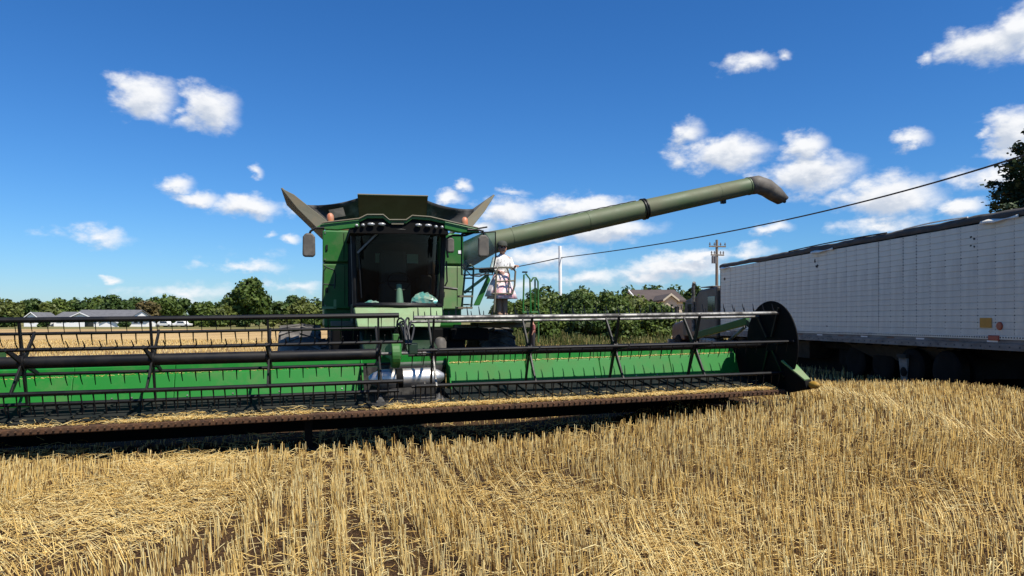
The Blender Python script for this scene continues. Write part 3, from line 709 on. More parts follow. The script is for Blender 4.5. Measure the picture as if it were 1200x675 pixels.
for a, b, c, d in ((P(419.5, 232, yt - .1), P(357, 240, yt + .35), P(381, 266, yt + .2), P(421.5, 268, yt + .27)), (P(501, 235, yt - .1), P(556, 245, yt + .35), P(546, 268, yt + .2), P(498.5, 269, yt + .27))):
    mb = MB(); n = 8; vs = []; fs = []
    for j in range(n + 1):
        for i in range(n + 1):
            u, v = i / n, j / n
            p = (a * (1 - u) + b * u) * (1 - v) + (d * (1 - u) + c * u) * v
            p = p + Vector((0, .10 * math.sin(math.pi * u) * math.sin(math.pi * (v * .8 + .1)) + .015 * math.sin(u * 9 + v * 7), -.05 * math.sin(math.pi * u) * (1 - v)))
            vs.append(p)
    for j in range(n):
        for i in range(n): fs.append((j * (n + 1) + i, j * (n + 1) + i + 1, (j + 1) * (n + 1) + i + 1, (j + 1) * (n + 1) + i))
    cs = mb.add(vs, fs).build('corner_sheet', M['fabric_black'], comb, True)
    so = cs.modifiers.new('thick', 'SOLIDIFY'); so.thickness = .012
q4((BL + .1, 7.2, 3.4), (BR - .1, 7.2, 3.4), (BR - .3, 7.35, 4.05), (BL + .3, 7.35, 4.05), (0, .05, 0), 'tank_flap', M['tank'])
MB().box((BL + .08, 4.75, 3.3), (BR - .08, 7.2, 3.42)).build('grain_tank_rim', M['tank'], comb)
c_ = P(400, 249, yt); q4(P(385, 246, yt + .0), P(402, 243, yt - .03), P(405, 253, yt - .02), P(389, 256, yt + .02), (0, .008, 0), 'sheet_patch', M['mirror_back'])
# unloading auger
ya = 4.75
def PA(px, py, yl=ya): return P(px, py, yl)
a0, a1, a2 = PA(546, 297), PA(600, 279), PA(878, 218)
ax = (a2 - a1).normalized()
ag = MB().tube([a1 - ax * .55, a1, a1 + (a2 - a1) * .5, a2], [.235, .215, .203, .19], 28).build('auger_tube', M['auger'], comb, True)
for t, rr in ((.0, .221), (.30, .213), (.53, .232), (.54, .228), (.86, .196), (.995, .202)):
    c = a1 + (a2 - a1) * t
    MB().tube([c - ax * .012, c + ax * .012], rr, 28).build('auger_flange', M['black'] if .5 < t < .545 else M['auger'], ag, True)
MB().tube([PA(530, 301), PA(548, 298), a1 - ax * .5], [.27, .265, .245], 20).build('auger_elbow', M['dark_green'], ag, True)
hp = []
for i in range(25):
    t = i / 24; c = a1 + (a2 - a1) * (t * .50) + Vector((0, 0, .222 - .02 * t))
    hp.append(c + Vector((0, 0, .012 + .008 * (i % 2))))
MB().tube(hp, .011, 5).build('auger_hose', M['cable'], ag)
w_ = PA(848, 236); MB().box(w_ - Vector((.06, .05, .05)), w_ + Vector((.04, .05, .04))).build('auger_lamp', M['black'], ag, bevel=.01)
# spout
sp_ = [(878, 218, .198, 0), (888, 216.5, .205, 12), (898, 220, .20, 32), (908, 227.5, .18, 46), (917, 235, .125, 52)]
cp = [PA(x, y) for x, y, _, _ in sp_]
spm = MB(); rings = []
for (x, y, r, ang), c in zip(sp_, cp):
    t = Vector((math.cos(R(ang)) * ax.x, ax.y, -math.sin(R(ang)) + ax.z * math.cos(R(ang)))).normalized()
    b = Vector((0, 1, 0)); n_ = t.cross(b).normalized()
    rings.append([c + (b * math.cos(2 * math.pi * k / 24) * min(.20, r + .06) + n_ * math.sin(2 * math.pi * k / 24) * r) for k in range(24)])
vs = [p for rg in rings for p in rg]; fs = []
for i in range(len(rings) - 1):
    for k in range(24): fs.append((i * 24 + k, i * 24 + (k + 1) % 24, (i + 1) * 24 + (k + 1) % 24, (i + 1) * 24 + k))
spo = spm.add(vs, fs).build('auger_spout', M['mirror_back'], ag, True); so = spo.modifiers.new('thick', 'SOLIDIFY'); so.thickness = .012
MB().tube([cp[-1] - Vector((.16, 0, -.02)), cp[-1] + Vector((.07, 0, -.02))], .04, 8).build('spout_lip', M['black_dull'], spo)
# platform, ladder, rails on the right side
ZP = 1.72
MB().box((lx(541, 2.8), 2.55, ZP - .06), (lx(612, 3.2), 3.75, ZP)).build('platform', M['dark_green'], comb, bevel=.01)
def rail(pts, r=.017, m='dark_green', name='handrail'):
    pts = [P(x, y, yl) for x, y, yl in pts]
    return MB().tube(pts, r, 8).build(name, M[m], comb, True)
rail([(541, 362, 2.6), (545, 318, 2.6), (547, 312, 2.6), (551, 310, 2.6), (555, 313, 2.6), (554, 340, 2.6), (552, 362, 2.6)])
for y in (316, 326, 342, 357):
    rail([(543, y, 2.6), (554, y, 2.6)], .013)
MB().box((P(538, 0, 2.45).x, 2.40, P(0, 344, 2.45).z), (P(554, 0, 2.45).x, 2.58, P(0, 341.5, 2.45).z)).build('ladder_step', M['flap'], comb)
MB().box((P(536, 0, 2.35).x, 2.28, P(0, 359.5, 2.3).z), (P(553, 0, 2.35).x, 2.46, P(0, 357, 2.3).z)).build('ladder_step', M['flap'], comb)
q4(P(555, 358, 2.9), P(562, 358, 2.9), P(575, 328, 2.9), P(572, 322, 2.9), (0, .04, 0), 'stair_side', M['green'], bevel=.006)
MB().bar(P(544, 343, 2.88), P(573, 321, 2.88), .05, .05).build('stair_rail', M['pale_green'], comb)
MB().box(P(563, 319, 3.0), P(578, 314.5, 3.15)).build('battery_box', M['black_dull'], comb, bevel=.02)
rail([(579, 366, 2.75), (582, 318, 2.75), (584, 313.5, 2.75), (600, 313.5, 2.75), (604, 318, 2.75), (603, 335, 2.75), (600, 345, 2.75)], .018, 'flap')
rail([(580, 330, 2.75), (603, 329, 2.75)], .014, 'flap')
rail([(577, 344, 2.75), (600, 344, 2.75)], .014, 'flap')
rail([(594, 314, 2.75), (597, 322, 2.75), (596, 345, 2.75)], .014, 'flap')
rail([(541, 314, 2.62), (560, 315, 2.62), (582, 314, 2.75)], .016, 'black')
rail([(546, 316, 3.3), (552, 323, 3.3), (562, 324, 3.3), (570, 320, 3.3)], .012, 'cable', 'cable_loop')
rail([(556, 268.5, 2.6), (571, 266, 2.6)], .014, 'black')
for pts in ([(613, 366, 3.0), (614, 322, 3.0), (616, 320.5, 3.0), (621, 327, 3.0), (622, 366, 3.0)], [(622, 330, 3.05), (625, 325.5, 3.05), (628, 325.5, 3.05), (630.5, 330, 3.05), (631, 401, 3.05)], [(627, 327, 3.1), (627, 366, 3.1)]):
    rail(pts, .016, 'green')
rail([(612, 366, 3.0), (631, 366, 3.05)], .016, 'green')
MB().box(P(613, 319.5, 2.98), P(617, 318.3, 3.05)).build('rail_cap', M['black'], comb)
# left side rail and steps
rail([(378, 362, 3.6), (379, 318, 3.6), (382, 313, 3.6), (391, 316, 3.6), (393, 322, 3.6), (392, 338, 3.6)], .016)
rail([(379, 333, 3.6), (392, 334, 3.6)], .014)
MB().box(P(377, 362, 3.5), P(393.5, 359.5, 3.75)).build('side_step', M['pale_green'], comb)
MB().box(P(391, 362, 3.5), P(394, 351, 3.55)).build('step_post', M['pale_green'], comb)
# boxes beside the right front tyre
MB().box(P(560, 384, 3.1), P(611, 378, 3.8)).build('side_tray', M['flap'], comb, bevel=.01)
MB().box(P(528, 399, 2.9), P(566, 384, 3.4)).build('side_tank', M['black_dull'], comb, bevel=.03)
c = P(516, 402, 2.2); MB().lathe((c.x, 2.2, c.z - .12), (0, 0, 1), [(0, .1), (.14, .1), (.2, .07), (.22, .02)], 14).build('grease_reservoir', M['mirror_back'], comb, True)

# ================================================================== person on the platform
def skin_body(name, joints, edges, m, parent, sub=2):
    me = bpy.data.meshes.new(name); names = list(joints)
    me.from_pydata([joints[n][0] for n in names], [], [])
    idx = {n: i for i, n in enumerate(names)}
    me = bpy.data.meshes.new(name); me.from_pydata([joints[n][0] for n in names], [(idx[a], idx[b]) for a, b in edges], [])
    o = link(name, me, m, parent)
    o.modifiers.new('skin', 'SKIN')
    for n in names:
        sv_ = me.skin_vertices[0].data[idx[n]]; r = joints[n][1]
        sv_.radius = r if isinstance(r, tuple) else (r, r); sv_.use_root = (n == 'pelvis')
    s = o.modifiers.new('sub', 'SUBSURF'); s.levels = sub; s.render_levels = sub
    o.modifiers['skin'].use_smooth_shade = True
    return o
def fingers(J, E, wrist, d, side, up, sc=1.):
    """palm and five bent fingers after the wrist joint"""
    w = Vector(J[wrist][0]); d = Vector(d).normalized(); side = Vector(side).normalized(); up = Vector(up).normalized()
    pn = wrist + '_palm'; J[pn] = (tuple(w + d * .05 * sc), (.024 * sc, .015 * sc)); E.append((wrist, pn))
    for k, (off, ln) in enumerate(((-.026, .055), (-.009, .065), (.009, .062), (.025, .048))):
        b = Vector(J[pn][0]) + side * off * sc + d * .03 * sc
        m_ = b + (d * .55 - up * .35) * ln * sc; t = m_ + (d * .15 - up * .55) * ln * sc
        for nm, q, r in (('a', b, .0085), ('b', m_, .008), ('c', t, .0065)): J[f'{wrist}{k}{nm}'] = (tuple(q), r * sc)
        E += [(pn, f'{wrist}{k}a'), (f'{wrist}{k}a', f'{wrist}{k}b'), (f'{wrist}{k}b', f'{wrist}{k}c')]
    b = w + d * .025 * sc - side * .028 * sc; t = b + (d * .6 - side * .5 - up * .3) * .035 * sc
    J[wrist + 't'] = (tuple(b), .010 * sc); J[wrist + 'u'] = (tuple(t), .008 * sc); E += [(wrist, wrist + 't'), (wrist + 't', wrist + 'u')]
pp = P(588.5, 366, 2.95)
per = empty('person', loc2w((pp.x, 2.95, ZP)), (0, 0, A), 'person in white printed blouse, pink skirt and dark cap standing on the combine platform', 'person')
J = {'pelvis': ((0, 0, .72), (.10, .075)), 'waist': ((0, 0, .84), (.085, .065)), 'chest': ((0, 0, 1.0), (.105, .075)), 'neck0': ((0, .005, 1.12), .05), 'neck': ((.0, .0, 1.17), .036), 'head': ((.0, -.012, 1.26), (.066, .075)), 'crown': ((0, -.005, 1.335), (.062, .07)),
     'shl': ((-.13, 0, 1.075), .042), 'ell': ((-.185, -.02, .90), .032), 'wrl': ((-.10, -.14, .84), .021),
     'shr': ((.13, 0, 1.075), .042), 'elr': ((.19, -.03, .90), .032), 'wrr': ((.19, -.22, .935), .021),
     'hil': ((-.065, 0, .66), .07), 'knl': ((-.06, -.01, .36), .05), 'anl': ((-.055, .01, .07), .034), 'tol': ((-.06, -.11, .035), .03),
     'hir': ((.065, 0, .66), .07), 'knr': ((.045, .0, .36), .05), 'anr': ((.04, .02, .07), .034), 'tor': ((.045, -.10, .035), .03)}
E = [('pelvis', 'waist'), ('waist', 'chest'), ('chest', 'neck0'), ('neck0', 'neck'), ('neck', 'head'), ('head', 'crown'), ('neck0', 'shl'), ('shl', 'ell'), ('ell', 'wrl'), ('neck0', 'shr'), ('shr', 'elr'), ('elr', 'wrr'),
     ('pelvis', 'hil'), ('hil', 'knl'), ('knl', 'anl'), ('anl', 'tol'), ('pelvis', 'hir'), ('hir', 'knr'), ('knr', 'anr'), ('anr', 'tor')]
fingers(J, E, 'wrl', (.5, -.7, -.3), (0, 0, 1), (-.8, -.3, 0), .85); fingers(J, E, 'wrr', (.1, -.9, .1), (1, 0, 0), (0, 0, 1), .85)
skin_body('body', J, E, M['skin'], per)
def shell(name, rings, m, parent, n=22, wob=0., seed=1):
    r_ = random.Random(seed); vs = []; fs = []
    for i, (cx, cy, cz, rx, ry, w) in enumerate(rings):
        for k in range(n):
            a = 2 * math.pi * k / n; f = 1 + w * math.sin(k * 2 * math.pi / n * 6 + i * .3)
            vs.append((cx + rx * f * math.cos(a), cy + ry * f * math.sin(a), cz))
    for i in range(len(rings) - 1):
        for k in range(n): fs.append((i * n + k, i * n + (k + 1) % n, (i + 1) * n + (k + 1) % n, (i + 1) * n + k))
    o = MB().add(vs, fs).build(name, m, parent, True); so = o.modifiers.new('thick', 'SOLIDIFY'); so.thickness = .006; return o
shell('blouse', [(0, 0, .80, .125, .10, .02), (0, 0, .88, .12, .098, .01), (0, 0, .99, .135, .105, .01), (0, 0, 1.07, .145, .095, 0), (0, 0, 1.115, .10, .075, 0), (0, 0, 1.15, .05, .045, 0)], M['blouse'], per)
sl = MB(); sl.tube([(-.12, 0, 1.085), (-.185, -.02, .91), (-.125, -.115, .85)], [.058, .05, .04], 12); sl.build('sleeve', M['blouse'], per, True)
sl = MB(); sl.tube([(.12, 0, 1.085), (.19, -.03, .91), (.19, -.17, .925)], [.058, .05, .04], 12); sl.build('sleeve', M['blouse'], per, True)
shell('skirt', [(0, 0, .845, .11, .09, 0), (0, 0, .76, .14, .12, .03), (.0, 0, .62, .17, .14, .06), (.0, 0, .48, .225, .18, .10), (.0, 0, .36, .26, .20, .12)], M['skirt'], per)
shell('apron', [(-.05, -.03, .86, .09, .10, 0), (-.12, -.05, .70, .085, .12, .05), (-.19, -.05, .53, .09, .12, .08), (-.23, -.05, .40, .095, .12, .12)], M['cloth_white'], per)
hd = MB(); hd.ellipsoid((0, .03, 1.285), (.080, .078, .095), 18, 12); hh = hd.build('hair', M['hair'], per, True)
fc = MB().ellipsoid((0, -.025, 1.258), (.074, .082, .095), 18, 12).build('face', M['skin'], per, True)
MB().ellipsoid((0, -.108, 1.252), (.012, .016, .02), 8, 6).build('nose', M['skin'], fc, True)
MB().ellipsoid((0, -.098, 1.212), (.022, .009, .006), 8, 6).build('mouth', M['maroon'], fc, True)
for s in (-1, 1):
    MB().ellipsoid((s * .028, -.098, 1.272), (.021, .01, .014), 10, 6).build('sunglass_lens', M['black'], fc, True)
    MB().ellipsoid((s * .07, -.01, 1.255), (.01, .018, .028), 8, 6).build('ear', M['skin'], fc, True)
cpm = MB(); cpm.lathe((0, .0, 1.305), (0, 0, 1), [(0, .094), (.04, .093), (.075, .075), (.092, .04), (.098, .005)], 20)
cpm.prism([(-.07, -.07, 1.305), (.07, -.07, 1.305), (.055, -.15, 1.298), (0, -.17, 1.295), (-.055, -.15, 1.298)], (0, 0, .008)); cpm.build('cap', M['cap'], per, True)
for x in (-.058, .043):
    MB().box((x - .04, -.13, .0), (x + .04, .05, .10)).build('boot', M['trousers'], per, bevel=.02)
    MB().tube([(x, .0, .08), (x, 0, .36)], [.05, .06], 10).build('legging', M['trousers'], per, True)

# person in the distance by the hedge
g2 = Vector(((624.5 - 600) / FPX * 44, 44, 0))
per2 = empty('person', g2, (0, 0, R(-70)), 'person in red shirt and dark trousers standing far off before the hedge', 'person')
J = {'pelvis': ((0, 0, .92), (.13, .10)), 'waist': ((0, 0, 1.08), (.13, .10)), 'chest': ((0, 0, 1.28), (.15, .11)), 'neck0': ((0, 0, 1.43), .07), 'neck': ((0, 0, 1.5), .05), 'head': ((0, -.02, 1.6), (.08, .095)), 'crown': ((0, -.01, 1.69), (.075, .085)),
     'shl': ((-.18, 0, 1.40), .055), 'ell': ((-.23, 0, 1.13), .045), 'wrl': ((-.20, -.16, .98), .03), 'shr': ((.18, 0, 1.40), .055), 'elr': ((.23, 0, 1.13), .045), 'wrr': ((.21, -.1, .92), .03),
     'hil': ((-.09, 0, .86), .09), 'knl': ((-.1, -.01, .48), .065), 'anl': ((-.1, .02, .09), .045), 'tol': ((-.1, -.13, .05), .04), 'hir': ((.09, 0, .86), .09), 'knr': ((.1, .0, .48), .065), 'anr': ((.1, .04, .09), .045), 'tor': ((.1, -.11, .05), .04)}
E = E[:20]; fingers(J, E, 'wrl', (.1, -.5, -.8), (1, 0, 0), (0, 1, 0)); fingers(J, E, 'wrr', (0, -.3, -.9), (1, 0, 0), (0, 1, 0))
skin_body('body', J, E, M['skin'], per2)
shell('shirt', [(0, 0, .93, .19, .15, .01), (0, 0, 1.1, .175, .14, .01), (0, 0, 1.28, .19, .145, .01), (0, 0, 1.40, .20, .125, 0), (0, 0, 1.47, .09, .08, 0)], M['red_shirt'], per2)
for s in (-1, 1): MB().tube([(s * .17, 0, 1.41), (s * .23, 0, 1.14)], [.075, .065], 10).build('sleeve', M['red_shirt'], per2, True)
tr = MB()
for s in (-1, 1): tr.tube([(s * .08, 0, .95), (s * .09, 0, .86), (s * .1, 0, .48), (s * .1, .02, .06)], [.11, .115, .09, .075], 12)
tr.build('trousers', M['dark_trousers'], per2, True)
cpm = MB(); cpm.lathe((0, 0, 1.66), (0, 0, 1), [(0, .105), (.05, .10), (.10, .06), (.115, .01)], 16); cpm.prism([(-.07, -.08, 1.66), (.07, -.08, 1.66), (.05, -.19, 1.65), (-.05, -.19, 1.65)], (0, 0, .01)); cpm.build('cap', M['cap'], per2, True)

# ================================================================== grain trailer
TF = Vector((8.477, 30.0, 0)); TA = math.atan2(-.9937, .1123)
tra = empty('grain_trailer', TF, (0, 0, TA), 'long white riveted semi trailer with dark tarp top standing right of the header', 'trailer')
def tx(px): k = (px - 600) / FPX; return (30.0 - 11.867 / (k + .113)) / .9937
def tz(px, py): k = (px - 600) / FPX; return EYE + (HOR - py) / FPX * 11.867 / (k + .113)
TL = 16.15; Z0, Z1 = 1.37, 3.77; NP = 32; PWID = TL / NP
pm = MB(); rows = 17; vs = []; fs = []
prof = [(0.0, Z0)]
for i in range(rows):
    za = Z0 + (Z1 - Z0) * i / rows; zb = Z0 + (Z1 - Z0) * (i + 1) / rows
    prof += [(-.010, za + .012), (-.012, zb - .012), (0.0, zb - .003)]
for (y, z) in prof: vs += [(.004, y, z), (PWID - .004, y, z)]
for i in range(len(prof) - 1): fs.append((2 * i, 2 * i + 1, 2 * i + 3, 2 * i + 2))
pmesh = MB().add(vs, fs).mesh('side_panel'); pmesh.materials.append(M['white_metal'])
for i in range(NP):
    o = link('side_panel', pmesh, None, tra); o.location = (i * PWID, -.012, 0)
    o.rotation_euler = (random.uniform(-.0012, .0012), 0, random.uniform(-.0018, .0018))
rv = MB()
for i in range(1, NP):
    MB().box((i * PWID - .012, -.0165, Z0), (i * PWID + .012, -.004, Z1)).build('panel_seam', M['white_metal'], tra)
    for k in range(32):
        z = Z0 + .05 + (Z1 - Z0 - .08) * k / 31
        rv.hexa([(i * PWID - .017, -.0215, z - .012), (i * PWID + .017, -.0215, z - .012), (i * PWID + .019, -.012, z - .015), (i * PWID - .019, -.012, z - .015), (i * PWID - .017, -.0215, z + .012), (i * PWID + .017, -.0215, z + .012), (i * PWID + .019, -.012, z + .015), (i * PWID - .019, -.012, z + .015)])
for k in range(220):
    x = .04 + k * (TL - .08) / 219
    rv.box((x - .012, -.044, Z0 - .045), (x + .012, -.02, Z0 - .02))
M['rivet'] = mat('rivet_metal', (.05, .05, .052), .7, metal=.0)
tag(rv.build('rivet', M['rivet'], tra), kind='stuff')
MB().box((.02, .0, 1.12), (TL - .02, 2.55, Z1)).build('box_body', M['white_metal'], tra)
MB().box((0, -.035, Z0 - .075), (TL, .03, Z0 + .004)).build('lower_rail', M['white_metal'], tra, bevel=.006)
MB().box((0, -.02, Z0 - .15), (TL, .03, Z0 - .077)).build('rub_rail', M['rail'], tra, bevel=.006)
MB().box((0, -.045, 1.07), (TL, .06, Z0 - .152)).build('bottom_rail', M['rail'], tra, bevel=.008)
hol = MB()
for k in range(60):
    x = .2 + k * .265
    hol.box((x - .02, -.048, 1.125), (x + .02, -.03, 1.16))
tag(hol.build('bolt_row', M['rivet'], tra), kind='stuff')
for k in range(14):                                           # red and white reflective strips, faded
    x = .6 + k * 1.15; MB().box((x, -.0235, Z0 - .135), (x + .3, -.0195, Z0 - .10)).build('reflective_strip', M['maroon'] if k % 2 else M['white'], tra)
MB().box((-.03, -.03, 1.05), (.05, .06, Z1 + .1)).build('corner_post', M['rail'], tra, bevel=.01)
MB().box((TL - .05, -.03, 1.05), (TL + .03, .06, Z1 + .1)).build('corner_post', M['rail'], tra, bevel=.01)
# tarp over the top
nx, ny = 90, 9; vs = []; fs = []
rt = random.Random(8)
for i in range(nx + 1):
    x = -.02 + (TL + .04) * i / nx
    sagz = .010 * math.sin(i * .5) + .006 * math.sin(i * 1.3)
    for j, (y, z) in enumerate(((-.05, Z1 + .02), (-.07, Z1 + .07), (-.055, Z1 + .14), (.0, Z1 + .185), (.5, Z1 + .24), (1.27, Z1 + .29), (2.0, Z1 + .24), (2.55, Z1 + .18), (2.6, Z1 + .02), (2.58, Z1 - .04))):
        vs.append((x, y + rt.uniform(-.004, .004), z + sagz * (1 if 1 < j < 8 else .5) + rt.uniform(-.004, .004)))
for i in range(nx):
    for j in range(ny): fs.append((i * 10 + j, i * 10 + j + 1, (i + 1) * 10 + j + 1, (i + 1) * 10 + j))
MB().add(vs, fs).build('tarp', M['tarp'], tra, True)
def flapw(px0, px1, dz=0.):
    a, b = tx(px0), tx(px1); n = 12; vs = []; fs = []
    for i in range(n + 1):
        u = i / n; x = a + (b - a) * u
        vs += [(x, -.09, Z1 + .03 + .02 * math.sin(u * 7) + dz), (x, -.12 - .03 * math.sin(u * 5), Z1 - .045 + .03 * u + .015 * math.sin(u * 11) + dz)]
    for i in range(n): fs.append((2 * i, 2 * i + 1, 2 * i + 3, 2 * i + 2))
    o = MB().add(vs, fs).build('torn_tarp_edge', M['tarp_white'], tra, True); so = o.modifiers.new('thick', 'SOLIDIFY'); so.thickness = .01
flapw(953, 979); flapw(1153, 1198); flapw(846, 858)
MB().tube([(tx(925) + (tx(1040) - tx(925)) * k / 10, -.02, Z1 + .185 + .03 * math.sin(math.pi * k / 10)) for k in range(11)], .018, 6).build('tarp_rope', M['cable'], tra)
MB().tube([(tx(1060) + (tx(1135) - tx(1060)) * k / 10, -.02, Z1 + .19 + .03 * math.sin(math.pi * k / 10)) for k in range(11)], .018, 6).build('tarp_rope', M['tarp_white'], tra)
# placards, lamps, smudges
MB().box((tx(1150), -.040, tz(1157, 384)), (tx(1164), -.034, tz(1157, 372.5))).build('placard', M['orange_sign'], tra)
MB().lathe((tx(1173), -.022, tz(1173, 382)), (0, -1, 0), [(0, .085), (.02, .085), (.03, .07)], 20).build('side_reflector', mat('red_orange_reflector', (.34, .06, .025), .4), tra)
MB().box((tx(1160), -.05, tz(1167, 399)), (tx(1173), -.022, tz(1167, 393))).build('marker_lamp', M['red'], tra, bevel=.01)
def smudge(px, py, w, h, seed):
    r_ = random.Random(seed); x, z = tx(px), tz(px, py)
    n = 14; MB().prism([(x + w * math.cos(2 * math.pi * k / n) * r_.uniform(.4, 1), -.0305, z + h * math.sin(2 * math.pi * k / n) * r_.uniform(.4, 1)) for k in range(n)], (0, .004, 0)).build('paint_mark', M['fabric_black'], tra)
smudge(958.5, 312, .13, .07, 1); smudge(956, 306, .05, .10, 2)
for k, (px, py) in enumerate(((1139, 278), (1143, 280), (1139, 288), (1143, 289))): smudge(px, py, .045, .03, 5 + k)
smudge(850, 327, .12, .08, 3); smudge(970, 382, .07, .02, 4)
# undercarriage
HP0, HP1 = tx(985), tx(1108)
MB().hexa([(HP0 + .8, .55, .62), (HP1 - .55, .55, .62), (HP1 - .55, 2.0, .62), (HP0 + .8, 2.0, .62), (HP0 - .4, .22, 1.1), (HP1, .22, 1.1), (HP1, 2.35, 1.1), (HP0 - .4, 2.35, 1.1)]).build('hopper', M['underbody'], tra, bevel=.02)
MB().hexa([(1.6, .55, .45), (6.0, .55, .45), (6.0, 2.0, .45), (1.6, 2.0, .45), (.6, .22, 1.1), (6.6, .22, 1.1), (6.6, 2.35, 1.1), (.6, 2.35, 1.1)]).build('hopper', M['underbody'], tra, bevel=.02)
for y in (.75, 1.7): MB().box((.3, y - .06, .82), (TL - .4, y + .06, 1.115)).build('frame_rail', M['black_dull'], tra)
for k in range(22):
    x = .5 + k * .72; MB().box((x - .03, .07, 1.02), (x + .03, 2.5, 1.118)).build('cross_member', M['black_dull'], tra)
lgx = tx(1055)
lgo = MB().hexa([(lgx - .10, .10, .06), (lgx + .10, .10, .06), (lgx + .10, .26, .06), (lgx - .10, .26, .06), (lgx - .17, .06, .74), (lgx + .17, .06, .74), (lgx + .17, .30, .74), (lgx - .17, .30, .74)]).build('landing_leg', M['rail'], tra, bevel=.01)  # dark rail colour imitates the trailer's shade on the leg
MB().box((lgx - .16, .04, .002), (lgx + .16, .32, .058)).build('leg_foot', M['underbody'], lgo)
MB().lathe((lgx + .02, .095, .40), (0, -1, 0), [(0, .12), (.03, .12), (.04, .05)], 14).build('leg_gear_cover', M['black_dull'], lgo)
MB().box((lgx - .18, .02, .745), (lgx + .18, .34, .84)).build('leg_bracket', M['underbody'], lgo)
MB().bar((lgx, .2, .55), (lgx + .9, 1.2, 1.0), .06, .06).build('leg_brace', M['underbody'], lgo)
def dual(x, ys, parent, r=.50):
    for y in ys:
        t = MB().lathe((x, y - .13, r), (0, 1, 0), [(0, r * .6), (0, r * .9), (.03, r * .99), (.13, r), (.23, r * .99), (.26, r * .9), (.26, r * .6)], 30).build('tyre', M['black_dull'], parent, True)
        MB().lathe((x, y - .11, r), (0, 1, 0), [(0, r * .6), (.05, r * .5), (.09, r * .22), (.12, r * .2), (.22, r * .6)], 20).build('rim', M['black_dull'], t, True)  # rims and tyres blackened to imitate shade under the chassis
for x in (11.7, 12.95): dual(x, (.25, .60, 1.95, 2.30), tra)
for x in (10.0, 8.7): dual(x, (.60, 1.95), tra)
MB().box((7.4, .75, .35), (13.3, 1.8, .8)).build('suspension', M['black_dull'], tra)
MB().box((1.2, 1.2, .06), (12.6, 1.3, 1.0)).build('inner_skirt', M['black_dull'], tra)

# ================================================================== truck tractor
trk = empty('truck_tractor', TF + Vector((-.1123 * .0, 0, 0)), (0, 0, TA), 'dark brown truck tractor with sleeper cab at the far end of the white trailer', 'truck')
def bx(x0, y0, z0, x1, y1, z1, nm, m, bev=.03, parent=trk): return MB().box((x0, y0, z0), (x1, y1, z1)).build(nm, M[m], parent, bevel=bev)
sl_ = MB().prism([(-.55, .05, .95), (-3.0, .05, .95), (-3.0, .05, 2.75), (-2.55, .05, 3.02), (-.55, .05, 3.10)], (0, 2.35, 0)).build('sleeper', M['truck'], trk, bevel=.08)
bx(-1.55, .035, 2.05, -.75, .052, 2.70, 'sleeper_window', 'pane', .01, sl_)
bx(-1.62, .03, 1.99, -.68, .046, 2.04, 'window_trim', 'rail', .004, sl_)
bx(-1.0, .04, 3.105, -2.4, 2.3, 3.14, 'roof_cap', 'rail', .01, sl_)
cb = MB().prism([(-3.02, .12, .95), (-4.9, .12, .95), (-4.9, .12, 1.75), (-4.55, .12, 2.62), (-3.02, .12, 2.78)], (0, 2.2, 0)).build('cab', M['truck'], trk, bevel=.06)
bx(-4.25, .105, 1.8, -3.35, .125, 2.45, 'door_window', 'pane', .01, cb)
bx(-3.2, .10, 1.0, -4.4, .118, 1.74, 'door', 'maroon', .015, cb)
MB().prism([(-4.92, .3, 1.72), (-4.60, .3, 2.52), (-4.60, 2.1, 2.52), (-4.92, 2.1, 1.72)], (-.015, 0, .006)).build('windscreen', M['pane'], cb)
MB().prism([(-4.92, .2, .75), (-7.0, .3, .75), (-7.0, .3, 1.35), (-6.6, .3, 1.55), (-4.92, .2, 1.72)], (0, 1.95, 0)).build('hood', M['maroon'], trk, bevel=.07)
bx(-7.1, .1, .4, -6.85, 2.35, .75, 'bumper', 'rail', .03)
MB().tube([(-3.15, .0, 1.2), (-3.15, .0, 3.25), (-3.05, -.0, 3.38)], .075, 12).build('exhaust_stack', M['worn_steel'], trk, True)
MB().tube([(-4.7, .1, 2.4), (-4.9, -.15, 2.4), (-4.9, -.15, 1.8), (-4.8, .1, 1.8)], .02, 6).build('mirror_bracket', M['worn_steel'], trk)
bx(-4.97, -.25, 1.85, -4.90, -.05, 2.35, 'side_mirror', 'black', .02)
bx(-1.0, .1, .45, -2.8, .6, .95, 'fuel_tank', 'worn_steel', .12)
bx(-6.6, .7, .5, 3.0, 1.8, .8, 'frame', 'black_dull', .02)
for x in (.6, 1.9): dual(x, (.25, .6, 1.95, 2.3), trk)
for y in (.3, 2.1): dual(-5.8, (y,), trk)

# ================================================================== poles and cables
wpx, wd = 657, 57.0
wp0 = Vector(((wpx - 600) / FPX * wd, wd, 0))
pole = empty('white_pole', wp0, (0, R(-.4), 0), 'slim white pole standing behind the hedge', 'pole')
MB().tube([(0, 0, 0), (0, 0, 7.4)], [.15, .12], 14).build('shaft', M['pole_white'], pole, True)
MB().tube([(-.18, 0, 6.45), (.18, 0, 6.45)], .03, 8).build('cable_hook', M['worn_steel'], pole)
ud = 78.0; up0 = Vector(((840 - 600) / FPX * ud, ud, 0))
ut = empty('utility_pole', up0, (0, 0, R(12)), 'dark wooden utility pole with cross arms rising behind the trailer', 'utility pole')
def uz(py): return EYE + (HOR - py) / FPX * ud
MB().tube([(0, 0, 0), (0, 0, uz(281))], [.19, .13], 12).build('shaft', M['wood'], ut, True)
for zpy, hw in ((289, .95), (299, .75)):
    z = uz(zpy); ca = MB().box((-hw, -.2, z - .07), (hw, -.1, z + .07)).build('cross_arm', M['wood'], ut)
    for x in (-hw + .08, -.35, .35, hw - .08): MB().lathe((x, -.15, z + .07), (0, 0, 1), [(0, .03), (.08, .03), (.1, .09), (.2, .09), (.24, .05), (.34, .05)], 10).build('insulator', M['ceramic'], ca, True)
